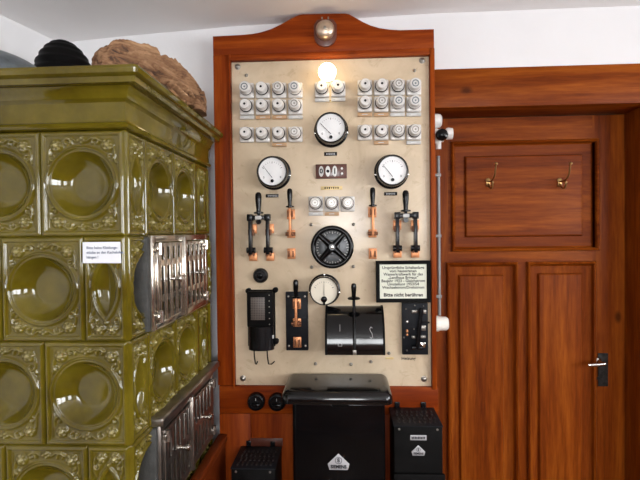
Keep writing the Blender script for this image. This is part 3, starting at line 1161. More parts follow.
for px, dx in ((254, 3.5), (267, 7.5)):
    xa, za = at(px, 350, YM - 0.02)
    xb, zb_ = at(px + 1.5, 364, YM - 0.02)
    xc, zc_ = at(px + dx, 361.5, YM - 0.03)
    b = MB()
    b.tube([(xa, YM - 0.02, z0 + 0.004), (xa + 0.001, YM - 0.02, (z0 + zb_) / 2), (xb, YM - 0.02, zb_), ((xb + xc) / 2, YM - 0.025, zb_ + 0.001), (xc, YM - 0.03, zc_)], 0.0026, 8)
    b.build('hooked_wire', M['black'], t)

# ------------------------------------------------------------------ drum controller
xa = at(326.5, 330, YM - 0.05)[0]; xb = at(382.8, 330, YM - 0.05)[0]
zt_ = at(350, 308.2, YM - 0.06)[1]
zb_ = at(350, 354.8, YM - 0.108)[1]
ra = 0.092
zax = at(350, 349.5, YM - 0.10)[1]
rv, rd = zt_ - zax, 0.112      # upright radius and reach into the room
t = thing('drum_controller', 'glossy black horizontal drum with upright lever on the marble', 'controller', ((xa + xb) / 2, YM, zb_))


def drum_pt(a, grow=0.0):
    return YM - 0.0005 - (rd + grow) * math.cos(a), zax + (rv + grow) * math.sin(a)


def drum_outline(grow, y_back):
    a1 = math.asin(max(-1, (zb_ - zax) / (rv + grow)))
    pts = [drum_pt(math.pi / 2 + (a1 - math.pi / 2) * i / 24, grow) for i in range(25)]
    pts = [(min(p[0], y_back), p[1]) for p in pts]
    pts.append((y_back, pts[-1][1]))
    return pts


xs_slot = at(354.3, 330, YM - 0.09)[0]
b = MB()
b.extrude_x(drum_outline(0.0, YM - 0.0004), xa + 0.004, xs_slot - 0.006)
b.extrude_x(drum_outline(0.0, YM - 0.0004), xs_slot + 0.006, xb - 0.004)
b.extrude_x(drum_outline(-0.006, YM - 0.0006), xs_slot - 0.0062, xs_slot + 0.0062)
b.build('drum_cover', M['black_lid'], t, sharp=30)
for xx in (xa, xb):
    b = MB()
    b.extrude_x(drum_outline(0.002, YM - 0.0002), xx - 0.004, xx + 0.0038)
    b.build('end_plate', M['black_matt'], t, sharp=30)
b = MB()
lev = []
for i in range(10):
    a = R(-5 + i * 70 / 9)
    yy_, zz_ = drum_pt(a, 0.003)
    lev.append((xs_slot, yy_, zz_))
b.tube(lev, 0.0062, 8)
zk = at(354.5, 299, YM - 0.07)[1]; zk1 = at(354.5, 284.5, YM - 0.07)[1]
p_ = lev[-2]
b.cyl(p_, (xs_slot, YM - 0.062, zk), 0.0062, 0.006, 12)
b.build('lever', M['black'], t)
b = MB()
b.lathe([(0.006, -0.004), (0.023, -0.002), (0.025, 0.002), (0.020, 0.006), (0.008, 0.009)], (xs_slot, YM - 0.062, zk), (0, 0, 1), 28)
b.lathe([(0.008, 0.008), (0.0085, 0.02), (0.0105, 0.045), (0.009, 0.055), (0.004, 0.059), (0, 0.0595)], (xs_slot, YM - 0.062, zk), (0, 0, 1), 18)
b.build('lever_grip', M['black_gloss'], t)
b = MB()
q = lev[0]
b.box(q[0] - 0.007, q[0] + 0.007, q[1] - 0.009, q[1] - 0.004, q[2] - 0.002, q[2] + 0.016, 0.002)
b.build('lever_pointer', M['steel'], t)
# painted marks on the curved cover
def drum_mark(pts2, name, w=0.0011):
    b = MB()
    for (u0, a0), (u1, a1) in zip(pts2, pts2[1:]):
        P = []
        for u, a in ((u0, a0), (u1, a1)):
            yy_, zz_ = drum_pt(R(a), 0.0006)
            P.append(Vector((u, yy_, zz_)))
        b.cyl(P[0], P[1], w, seg=6)
    b.build(name, M['grey_paint'], t)


ux = at(371, 335, YM - 0.09)[0]
drum_mark([(ux + 0.005, 32), (ux, 34), (ux - 0.005, 31), (ux - 0.002, 27), (ux + 0.003, 24), (ux + 0.005, 20), (ux + 0.001, 17), (ux - 0.005, 19)], 'painted_mark')
ux = at(340, 335, YM - 0.09)[0]
drum_mark([(ux, 38), (ux, 27)], 'painted_mark', 0.0007)
drum_mark([(ux - 0.007, 9), (ux - 0.007, 6), (ux + 0.007, 6), (ux + 0.007, 9)], 'painted_mark', 0.0008)

# ------------------------------------------------------------------ framed notice
YS = YM - 0.034
sx0, sz1 = at(376, 261, YS); sx1, sz0 = at(431.0, 302.5, YS)
t = thing('framed_notice', 'black framed cream notice with German printed text on the marble', 'notice', ((sx0 + sx1) / 2, YM, sz0))
b = MB()
b.rings(sx0, sx1, sz0, sz1, [(0.0, YS + 0.016), (0.0, YS + 0.002), (0.002, YS), (0.011, YS + 0.001), (0.0145, YS + 0.008)], cap=False)
b.rings(sx0, sx1, sz0, sz1, [(0.0, YS + 0.016), (0.014, YS + 0.016), (0.0145, YS + 0.008)], cap=False)
b.box(sx0 + 0.02, sx1 - 0.02, YS + 0.017, YM - 0.0003, sz0 + 0.02, sz1 - 0.02)
b.build('frame', M['black_matt'], t, fixn=False)
b = MB()
b.box(sx0 + 0.012, sx1 - 0.012, YS + 0.0085, YS + 0.016, sz0 + 0.012, sz1 - 0.012)
b.build('paper', M['paper_cream'], t)
b = MB()
cx = (sx0 + sx1) / 2
lines = ['Urspr\u00fcngliche Schaltanlage', 'vom hauseigenen', 'Wasserkraftwerk f\u00fcr das', '\u201eLandhaus Brigaus\u201c', 'Baujahr 1923 - Gleichstrom', 'Umstellung 1953/54', 'Wechselstrom/Drehstrom']
H_ = sz1 - sz0
for i, s in enumerate(lines):
    b.text(s, 0.0150, cx, sz1 - 0.0275 - i * 0.0128, YS + 0.008, bold=0.0003)
b.text('Bitte nicht ber\u00fchren', 0.0185, cx, sz0 + 0.0285, YS + 0.008, bold=0.0006)
b.build('printed_text', M['ink'], t, fixn=False)

# ------------------------------------------------------------------ lower right slate switch
x0, z1 = at(402, 302.8, YM - 0.016); x1, z0 = at(428.3, 354.8, YM - 0.016)
t = thing('lever_switch', 'dark slate plate with black lever and small contacts under the notice', 'lever switch', ((x0 + x1) / 2, YM, z0))
b = MB()
b.box(x0, x1, YM - 0.016, YM - 0.0002, z0, z1 - 0.001, 0.002)
b.build('slate_base', M['slate'], t)
for px, py, w, hh, m_ in ((414.5, 311.5, 0.022, 0.013, 'steel'), (424.5, 311.5, 0.012, 0.014, 'steel'), (423.3, 328, 0.018, 0.020, 'steel'), (413.5, 337, 0.014, 0.011, 'steel'), (423, 336.8, 0.018, 0.011, 'steel'), (422.5, 344.8, 0.020, 0.020, 'nickel'), (407, 331, 0.008, 0.011, 'copper'), (407, 334.5, 0.008, 0.008, 'copper')):
    xx, zz = at(px, py, YM - 0.024)
    b = MB()
    b.box(xx - w / 2, xx + w / 2, YM - 0.030, YM - 0.0162, zz - hh / 2, zz + hh / 2, 0.002)
    b.lathe([(0.004, 0.0301), (0.004, 0.034), (0, 0.035)], (xx, YM, zz), seg=10)
    b.build('contact_block', M[m_], t)
for px, py in ((407.3, 322), (406, 309), (415, 305.5), (423.5, 306), (407, 350.5), (414, 329), (404, 337.5)):
    xx, zz = at(px, py, YM - 0.02)
    b = MB()
    r_ = 0.006 if py == 322 else 0.0032
    b.lathe([(r_, 0.0162), (r_, 0.020), (r_ * 0.5, 0.022)], (xx, YM, zz), seg=12)
    b.build('terminal_screw', M['nickel' if py == 322 else 'steel'], t)
b = MB()
pts_ = []
for px, py, yo in ((417.5, 348, 0.034), (418.5, 335, 0.040), (420, 322, 0.044), (421.5, 308, 0.046)):
    xx, zz = at(px, py, YM - yo)
    pts_.append((xx, YM - yo, zz))
b.tube(pts_, [0.008, 0.0085, 0.0085, 0.0075], 10)
xx, zz = at(429.5, 322.5, YM - 0.044)
b.tube([pts_[2], (xx, YM - 0.044, zz)], 0.0035, 8)
b.lathe([(0.009, -0.02), (0.009, 0.02)], (pts_[0][0], YM - 0.028, pts_[0][2]), (1, 0, 0), 14)
b.build('lever', M['black'], t)

# ------------------------------------------------------------------ round black sockets under the marble
def rotary(px, py, label):
    x, z = at(px, py, YF - 0.02)
    y = YF + 0.0018
    t = thing('rotary_switch', label, 'rotary switch', (x, y, z), 'round black switches under the marble')
    b = MB()
    b.lathe([(0.036, 0), (0.036, 0.010), (0.033, 0.020), (0.027, 0.023), (0.024, 0.020), (0, 0.020)], (x, y, z), seg=32)
    b.build('housing', M['black'], t)
    b = MB()
    b.box(x - 0.019, x + 0.019, y - 0.034, y - 0.0202, z - 0.010, z - 0.002, 0.003)
    b.lathe([(0.010, 0.0202), (0.010, 0.028)], (x, y, z - 0.005), seg=16)
    b.build('toggle', M['black_gloss'], t)
    b = MB()
    b.box(x - 0.001, x + 0.001, y - 0.0215, y - 0.0202, z + 0.007, z + 0.017)
    b.build('index_mark', M['grey_paint'], t)


rotary(255.6, 402.8, 'round black rotary switch below the marble, closer to the stove')
rotary(276.6, 403.2, 'round black rotary switch below the marble, touching the big box lid')

# ------------------------------------------------------------------ boxes below
def badge(t, px, py, k, Y):
    cx_, cz_ = at(px, py, Y)
    o = MB()
    pent = [(0, 0.029), (0.0365, -0.006), (0.031, -0.026), (-0.031, -0.026), (-0.0365, -0.006)]
    o.prism([(cx_ + a * k, cz_ + c * k) for a, c in pent], Y - 0.002, Y - 0.0003, 0.0004)
    bo = o.build('maker_badge', M['badge'], t, label='silver five-sided maker badge with dark lettering')
    o = MB()
    yy = Y - 0.0024
    o.text('SIEMENS', 0.0155 * k, cx_, cz_ - 0.0155 * k, yy, bold=0.0007 * k, stretch=0.92)
    n = 20
    cz2 = cz_ + 0.006 * k
    for i in range(n):
        a0, a1 = 2 * math.pi * i / n, 2 * math.pi * (i + 1) / n
        o.bm.faces.new([o.bm.verts.new((cx_ + r_ * k * math.cos(a), yy, cz2 + r_ * k * math.sin(a))) for r_, a in ((0.0118, a0), (0.0100, a0), (0.0100, a1), (0.0118, a1))])
    o.text('S', 0.019 * k, cx_, cz2, yy, bold=0.0008 * k)
    o.text('H', 0.011 * k, cx_, cz2, yy - 0.0001, bold=0.0001 * k)
    o.build('badge_lettering', M['ink'], bo, fixn=False)


Yb = 1.655
bx0 = at(292.5, 440, Yb)[0]; bx1 = at(385.5, 440, Yb)[0]
zlid0 = at(340, 403.3, Yb)[1]
t = thing('iron_case', 'large black iron case with overhanging rounded lid in front of the switchboard', 'case', ((bx0 + bx1) / 2, Yb + 0.09, 0))
b = MB()
b.box(bx0, bx1, Yb, YF - 0.002, 0.05, zlid0 + 0.004, 0.012, 3)
b.build('case_body', M['black_gloss'], t)
b = MB()
b.box(bx0 - 0.012, bx1 + 0.012, Yb - 0.015, YF - 0.002, 0.0, 0.0495, 0.006)
b.build('case_foot', M['black_matt'], t)
b = MB()
lx0_ = at(280.2, 395, Yb - 0.025)[0]; lx1_ = at(393.5, 395, Yb - 0.025)[0]
zl1 = at(340, 374, YF - 0.004)[1]
b2 = bmesh.new()
vs = [b2.verts.new((x, y, z)) for x in (lx0_, lx1_) for y in (Yb - 0.028, YF - 0.003) for z in (zlid0 + 0.0045, zl1)]
for q in ((0, 1, 3, 2), (4, 6, 7, 5), (0, 4, 5, 1), (2, 3, 7, 6), (0, 2, 6, 4), (1, 5, 7, 3)):
    b2.faces.new([vs[i] for i in q])
ed = [e for e in b2.edges if all(v.co.z > zl1 - 1e-5 for v in e.verts) and not all(v.co.y > YF - 0.01 for v in e.verts)]
ed += [e for e in b2.edges if all(v.co.y < Yb - 0.01 for v in e.verts) and abs(e.verts[0].co.z - e.verts[1].co.z) > 0.01]
bmesh.ops.bevel(b2, geom=ed, offset=0.030, segments=7, affect='EDGES', profile=0.5)
b.join(b2)
o = b.build('case_lid', M['black_lid'], t)
b = MB()
ax, _ = at(340, 404, Yb - 0.02)
b.box(ax - 0.03, ax + 0.03, Yb - 0.008, Yb - 0.0003, zlid0 - 0.010, zlid0 + 0.003, 0.002)
b.build('lid_latch', M['black_matt'], o)
badge(t, 338.5, 462, 1.06, Yb)


def resistor_box(px0, px1, py_back, py_front, pyb, label, with_badge, lip):
    """case with perforated level top; px at the front face"""
    Yf = 1.667
    x0 = at(px0, py_front, Yf)[0]; x1 = at(px1, py_front, Yf)[0]
    zt = at((px0 + px1) / 2, py_front, Yf)[1]
    t = thing('resistor_box', label, 'box', ((x0 + x1) / 2, Yf + 0.08, 0))
    b = MB()
    b.box(x0, x1, Yf, YF - 0.006, 0.10, zt - 0.003, 0.003)
    b.build('case_body', M['black_matt'], t)
    b = MB()
    b.box(x0 - 0.002, x1 + 0.002, Yf - 0.003, YF - 0.004, zt - 0.0028, zt + 0.001, 0.001)
    o = b.build('top_plate', M['slate'], t)
    b = MB()
    for r in range(4):
        for c in range(8):
            xx = x0 + (x1 - x0) * (0.12 + 0.76 * c / 7) + (0.004 if r % 2 else 0)
            yy = Yf + 0.03 + r * 0.034
            b.box(xx - 0.0028, xx + 0.0028, yy - 0.011, yy + 0.011, zt + 0.0011, zt + 0.0042, 0.0008)
    b.build('vent_louvres', M['louvre'], o)
    for s in (0.18, 0.78):
        b = MB()
        xx = x0 + (x1 - x0) * s
        b.box(xx - 0.010, xx + 0.010, YF - 0.0045, YF - 0.0002, zt - 0.004, zt + 0.022, 0.002)
        b.lathe([(0.007, 0.0045), (0.007, 0.010)], (xx, YF, zt + 0.012), seg=12)
        b.build('wall_lug', M['black'], t)
    for xx in (x0 + 0.018, x1 - 0.018):
        b = MB()
        b.lathe([(0.0042, 0.0002), (0.0042, 0.002), (0, 0.003)], (xx, Yf, zt - 0.012), seg=10)
        b.build('cover_screw', M['steel'], t)
    b = MB()
    b.box(x0 - 0.004, x1 + 0.006, Yf - 0.016, Yf - 0.0005, 0.0, zt - lip, 0.005)
    b.box(x0, x1, Yf, YF - 0.006, 0.0, 0.0995)
    b.build('lower_skirt', M['black_matt'], t)
    if with_badge:
        b = MB()
        cx_, cz_ = at(418.3, 437.5, Yf)
        b.box(cx_ - 0.0285, cx_ + 0.0285, Yf - 0.0025, Yf - 0.0002, cz_ - 0.009, cz_ + 0.009, 0.0006)
        p = b.build('type_plate', M['badge'], t, label='small silver type plate')
        b = MB()
        for i in range(9):
            xx = cx_ + (i - 4) * 0.0054
            b.bm.faces.new([b.bm.verts.new(q) for q in ((xx - 0.0018, Yf - 0.0029, cz_ - 0.0045), (xx + 0.0018, Yf - 0.0029, cz_ - 0.0045), (xx + 0.0018, Yf - 0.0029, cz_ + (0.0045 if i % 3 else 0.002)), (xx - 0.0018, Yf - 0.0029, cz_ + 0.0045))])
        b.build('plate_engraving', M['ink'], p, fixn=False)
        badge(t, 418.3, 450.5, 0.66, Yf)
    return t, x0, x1, zt, Yf


resistor_box(394, 442.5, 408, 426, 475, 'smaller black box with badge and vented top beside the large iron case', True, 0.165)
t_, rx0_, rx1_, rzt, rYf = resistor_box(231, 275, 449, 468.5, 480, 'low black vented box between the wooden board and the iron case', False, 0.10)
b = MB()
b.box(rx0_ + 0.035, rx1_ + 0.004, YF - 0.004, YF + 0.0015, rzt + 0.0015, rzt + 0.032, 0.001)
b.build('back_strip', M['bakelite'], t_)

# ------------------------------------------------------------------ fittings on the right side of the switchboard
XS = XRt + 0.0004
x, z = at(441.5, 323.5, 1.885)
t = thing('light_switch', 'white round rotary light switch on the switchboard side, beside the door', 'switch', (XS, 1.885, z))
b = MB()
b.lathe([(0.031, 0), (0.031, 0.014), (0.029, 0.018)], (XS, 1.885, z), (1, 0, 0), 28)
b.build('switch_base', M['plastic'], t)
b = MB()
b.lathe([(0.028, 0.0182), (0.027, 0.045), (0.022, 0.052), (0.01, 0.054), (0, 0.054)], (XS, 1.885, z), (1, 0, 0), 28)
b.build('switch_cap', M['plastic'], t)

xc_ = XS + 0.019
za = at(439, 156, 1.885)[1]; zb2 = z + 0.0325
t = thing('cable_conduit', 'thin grey upright conduit beside the door, ending at the white switch', 'conduit', (xc_, 1.885, zb2))
b = MB()
b.cyl((xc_, 1.885, zb2), (xc_, 1.885, za), 0.0065, seg=14)
b.build('pipe', M['conduit'], t)
for f in (0.12, 0.5, 0.88):
    b = MB()
    zz = zb2 + (za - zb2) * f
    b.box(XS + 0.0002, xc_ + 0.0085, 1.8765, 1.8935, zz - 0.006, zz + 0.006, 0.001)
    b.build('clip', M['conduit'], t)

y = 1.885
x, z = at(439, 121, y)
t = thing('porcelain_rosette', 'white porcelain disc on the switchboard side, just under the lintel', 'rosette', (XS, y, z))
b = MB()
b.lathe([(0.028, 0), (0.028, 0.018), (0.026, 0.021)], (XS, y, z), (1, 0, 0), 26)
b.build('rosette_base', M['porcelain_old'], t)
b = MB()
b.lathe([(0.0255, 0.0212), (0.0265, 0.026), (0.020, 0.032), (0, 0.034)], (XS, y, z), (1, 0, 0), 26)
b.build('rosette_cap', M['porcelain'], t)

x, z = at(440, 136, y)
t = thing('cable_outlet', 'white porcelain outlet with black knob on the switchboard side near the lintel', 'outlet', (XS, y, z))
b = MB()
b.lathe([(0.030, 0), (0.030, 0.012), (0.026, 0.020), (0.024, 0.040)], (XS, y, z), (1, 0, 0), 26)
b.lathe([(0.011, 0), (0.011, 0.03)], (XS + 0.020, y, z - 0.022), (0, 0, -1), 16)
b.build('outlet_body', M['porcelain'], t)
b = MB()
b.lathe([(0.014, 0.0402), (0.015, 0.046), (0.022, 0.050), (0.024, 0.056), (0.022, 0.074), (0.012, 0.076), (0.010, 0.070), (0, 0.070)], (XS, y, z + 0.008), (1, 0, 0), 24)
b.build('outlet_cup', M['porcelain'], t)
b = MB()
b.lathe([(0.010, 0.0), (0.022, 0.010), (0.024, 0.018), (0.021, 0.028), (0.010, 0.034), (0, 0.035)], (XS + 0.0245, y - 0.026, z - 0.004), (0, -1, 0), 24)
b.build('black_knob', M['black_gloss'], t)
# ------------------------------------------------------------------ tiled stove
XS0, YS0 = -0.536, 1.125      # corner of the tile faces
STOVE_L, STOVE_B = -1.15, 1.812
TW, TH = 0.204, 0.259
TWF = 0.211       # tiles on the front are a little wider
ZT = 1.8554
stove = thing('tiled_stove', 'large olive-green tiled stove with round bowl tiles and nickel grilles', 'stove', ((XS0 + STOVE_L) / 2, (YS0 + STOVE_B) / 2, 0))


def sst(a, b_, x):
    t = np.clip((x - a) / (b_ - a), 0, 1)
    return t * t * (3 - 2 * t)


def seg_dist(X, Y, poly):
    d = np.full(X.shape, 9.0)
    for (ax, ay), (bx, by) in zip(poly, poly[1:]):
        vx, vy = bx - ax, by - ay
        t = np.clip(((X - ax) * vx + (Y - ay) * vy) / (vx * vx + vy * vy + 1e-12), 0, 1)
        d = np.minimum(d, np.hypot(X - ax - t * vx, Y - ay - t * vy))
    return d


def rosette(ax, ay, cx, cy, r):
    rx, ry = ax - cx, ay - cy
    rr = np.hypot(rx, ry)
    th = np.arctan2(ry, rx)
    pet = np.clip(1 - (rr / r) ** 2, 0, 1) ** 0.6 * (0.45 + 0.55 * np.abs(np.cos(3 * th)))
    ctr = np.exp(-(rr / (r * 0.22)) ** 2) * 0.6
    ring = np.exp(-((rr - r * 0.45) / (r * 0.10)) ** 2) * -0.3
    return pet + ctr + ring


def frame_h(ax, ay, w, h):
    e = np.minimum(w / 2 - ax, h / 2 - ay)
    z = 0.008 * np.sqrt(np.clip(e / 0.006, 0, 1))
    z = z - 0.006 * sst(0.011, 0.0145, e)
    z = z + 0.0018 * np.exp(-((e - 0.017) / 0.0016) ** 2)
    return z


def curl(c, r0, a0, a1, n=14, k=0.45):
    """spiral arc points shrinking by k"""
    return [(c[0] + r0 * (1 - (1 - k) * i / n) * math.cos(R(a0 + (a1 - a0) * i / n)), c[1] + r0 * (1 - (1 - k) * i / n) * math.sin(R(a0 + (a1 - a0) * i / n))) for i in range(n + 1)]


def full_tile(x, y, w, h):
    ax, ay = np.abs(x), np.abs(y)
    z = frame_h(ax, ay, w, h)
    r = np.hypot(x, y) / 1.085
    ax, ay = ax / 1.02, ay - 0.0075
    orn = rosette(ax, ay, 0.0625, 0.086, 0.0165) * 0.0075
    for poly, wd, hh in ((curl((0.036, 0.094), 0.010, 200, -60), 0.0022, 0.0055),
                         ([(0.047, 0.096), (0.036, 0.104), (0.024, 0.103), (0.013, 0.096)], 0.0024, 0.0050),
                         (curl((0.0735, 0.056), 0.009, 120, 380), 0.0022, 0.0055),
                         ([(0.079, 0.078), (0.081, 0.066), (0.080, 0.052), (0.083, 0.042)], 0.0022, 0.0045)):
        orn = np.maximum(orn, hh * np.exp(-(seg_dist(ax, ay, poly) / wd) ** 2))
    for cx, cy, rad in ((0, 0.1025, 0.0045), (0.0075, 0.098, 0.0045), (0.0, 0.093, 0.004)):
        orn = np.maximum(orn, 0.0065 * np.exp(-((ax - cx) ** 2 + (ay - cy) ** 2) / rad ** 2))
    orn = orn * sst(0.083, 0.087, r)
    z = z + orn * 1.35
    thin_glint[0] = np.clip(orn / 0.0075, 0, 1) ** 3 * 0.55
    z = z + 0.0075 * np.exp(-((r - 0.0815) / 0.0027) ** 2) + 0.0035 * np.exp(-((r - 0.0745) / 0.0022) ** 2)
    t = np.clip((r - 0.036) / (0.0715 - 0.036), 0, 1)
    bowl = -0.031 * (1 - t ** 1.8) + 0.0015 * (1 - np.clip(r / 0.036, 0, 1) ** 2)
    return np.where(r < 0.0715, np.minimum(z, 0.002) * t ** 2 + bowl, z)


def half_tile(x, y, w, h):
    ax, ay = np.abs(x), np.abs(y)
    z = frame_h(ax, ay, w, h)
    ay = ay - 0.0075
    a_, b_ = 0.0285, 0.067
    RR = (a_ * a_ + b_ * b_) / (2 * a_)
    d = RR - np.hypot(ax + RR - a_, y / 1.06)
    orn = rosette(ax, ay, 0.0165, 0.092, 0.0145) * 0.0075
    for poly, wd, hh in ((curl((0.030, 0.070), 0.009, 100, 380), 0.002, 0.0055),
                         ([(0.034, 0.090), (0.037, 0.075), (0.035, 0.058), (0.030, 0.045)], 0.002, 0.0045)):
        orn = np.maximum(orn, hh * np.exp(-(seg_dist(ax, ay, poly) / wd) ** 2))
    orn = np.maximum(orn, 0.006 * np.exp(-((ax) ** 2 + (ay - 0.076) ** 2) / 0.005 ** 2))
    orn = orn * sst(0.006, 0.0085, -d)
    z = z + orn * 1.35
    thin_glint[0] = np.clip(orn / 0.0075, 0, 1) ** 3 * 0.55
    z = z + 0.006 * np.exp(-((d + 0.0055) / 0.0022) ** 2) + 0.004 * np.exp(-((d + 0.0005) / 0.0018) ** 2)
    return np.where(d > 0.002, 0.002 - 0.020 * np.sqrt(np.clip((d - 0.002) / 0.024, 0, 1)), z)


thin_glint = [None]  # paleness of the ornament ridges, thin glaze and painted sparkle together


class Tiles:
    def __init__(self):
        self.v, self.f, self.t, self.n = [], [], [], 0

    def add(self, face, s0, s1, z0, z1, kind, step):
        w, h = s1 - s0, z1 - z0
        ns, nt_ = max(4, int(w / step)), max(4, int(h / step))
        s = np.linspace(-w / 2, w / 2, ns + 1)
        tt = np.linspace(-h / 2, h / 2, nt_ + 1)
        X, Y = np.meshgrid(s, tt)
        nom = TW if kind == 'full' else TW / 2
        H = (full_tile if kind == 'full' else half_tile)(X * nom / w if False else X, Y, w, h)
        sx, zz = X + (s0 + s1) / 2, Y + (z0 + z1) / 2
        if face == 'front':
            P = np.stack([sx, YS0 - H, zz], -1)
        else:
            P = np.stack([XS0 + H, sx, zz], -1)
        idx = np.arange((ns + 1) * (nt_ + 1)).reshape(nt_ + 1, ns + 1) + self.n
        q = np.stack([idx[:-1, :-1], idx[:-1, 1:], idx[1:, 1:], idx[1:, :-1]], -1).reshape(-1, 4)
        self.t.append(thin_glint[0].ravel()); self.v.append(P.reshape(-1, 3)); self.f.append(q); self.n += (ns + 1) * (nt_ + 1)

    def build(self, name, mat, parent):
        V = np.concatenate(self.v) - np.array(root_loc(parent))
        Fq = np.concatenate(self.f)
        me = bpy.data.meshes.new(name)
        me.vertices.add(len(V)); me.vertices.foreach_set('co', V.astype(np.float32).ravel())
        me.loops.add(Fq.size); me.loops.foreach_set('vertex_index', Fq.astype(np.int32).ravel())
        me.polygons.add(len(Fq)); me.polygons.foreach_set('loop_start', np.arange(0, Fq.size, 4, dtype=np.int32))
        me.polygons.foreach_set('use_smooth', np.ones(len(Fq), dtype=bool))
        me.update(calc_edges=True)
        ca = me.attributes.new('thin_glaze_glint', 'FLOAT', 'POINT')
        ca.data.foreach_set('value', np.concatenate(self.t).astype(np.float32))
        me.materials.append(mat)
        o = bpy.data.objects.new(name, me)
        COL.objects.link(o)
        o.parent = parent
        return o


tl_ = Tiles()
for row in range(6):
    z1 = ZT - row * TH
    z0 = z1 - TH
    st = 0.0021 if row < 4 else (0.0026 if row == 4 else 0.006)
    odd = row % 2 == 0
    x = XS0
    if not odd:
        tl_.add('front', x - TWF / 2, x, z0, z1, 'half', st)
        x -= TWF / 2
    while x > STOVE_L + 0.02:
        x2 = max(x - TWF, STOVE_L)
        if x - x2 > TWF * 0.9:
            tl_.add('front', x2, x, z0, z1, 'full', st)
        else:
            tl_.add('front', x2, x, z0, z1, 'half', 0.008)
        x = x2
    y = YS0
    if odd:
        tl_.add('side', y, y + TW / 2, z0, z1, 'half', st)
        y += TW / 2
    while y < STOVE_B - 0.02:
        y2 = min(y + TW, STOVE_B)
        tl_.add('side', y, y2, z0, z1, 'full' if y2 - y > TW * 0.9 else 'half', st * 1.1)
        y = y2
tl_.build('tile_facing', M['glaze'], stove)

# core, base
b = MB()
b.box(STOVE_L, XS0 - 0.052, YS0 + 0.052, STOVE_B - 0.002, 0.0, 1.93)
b.box(STOVE_L, XS0 - 0.002, STOVE_B - 0.03, STOVE_B, 0.0, 1.93)
b.build('stove_core', M['putty'], stove)
b = MB()
zb0 = ZT - 6 * TH
b.box(STOVE_L, XS0 + 0.02, YS0 - 0.02, STOVE_B, 0.0, zb0 - 0.001, 0.012, 3)
b.build('plinth', M['glaze'], stove)
# cornice swept round the corner
prof = [(-0.05, ZT + 0.001), (0.006, ZT + 0.001), (0.013, ZT + 0.004), (0.016, ZT + 0.010), (0.013, ZT + 0.016), (0.008, ZT + 0.019), (0.007, ZT + 0.025), (0.0068, ZT + 0.066),
        (0.010, ZT + 0.070), (0.015, ZT + 0.074), (0.017, ZT + 0.082), (0.022, ZT + 0.092), (0.030, ZT + 0.101), (0.041, ZT + 0.107), (0.049, ZT + 0.109), (0.050, ZT + 0.113),
        (0.058, ZT + 0.115), (0.064, ZT + 0.119), (0.066, ZT + 0.129), (0.063, ZT + 0.136), (0.056, ZT + 0.1385), (-0.05, ZT + 0.1385)]
b = MB()
cols = []
for e, z in prof:
    c = 0.010 if e > 0.03 else 0.003
    c = min(c, max(e, 0) * 0.6 + 0.002)
    ring = [(STOVE_L, YS0 - e, z), (XS0 + e - c, YS0 - e, z), (XS0 + e - c * 0.3, YS0 - e + c * 0.3, z), (XS0 + e, YS0 - e + c, z), (XS0 + e, STOVE_B + 0.004, z)]
    cols.append([b.bm.verts.new(p) for p in ring])
for A, B in zip(cols, cols[1:]):
    for i in range(4):
        b.bm.faces.new([A[i], A[i + 1], B[i + 1], B[i]])
b.bm.faces.new([c[-1] for c in cols]); b.bm.faces.new([c[0] for c in cols][::-1])
o_c = b.build('cornice', M['glaze'], stove, sharp=28)
b = MB()
b.box(STOVE_L, XS0 + 0.052, YS0 - 0.052, STOVE_B, ZT + 0.10, ZT + 0.138, 0.0)
b.build('top_slab', M['glaze'], stove)
ZTOP = ZT + 0.1386


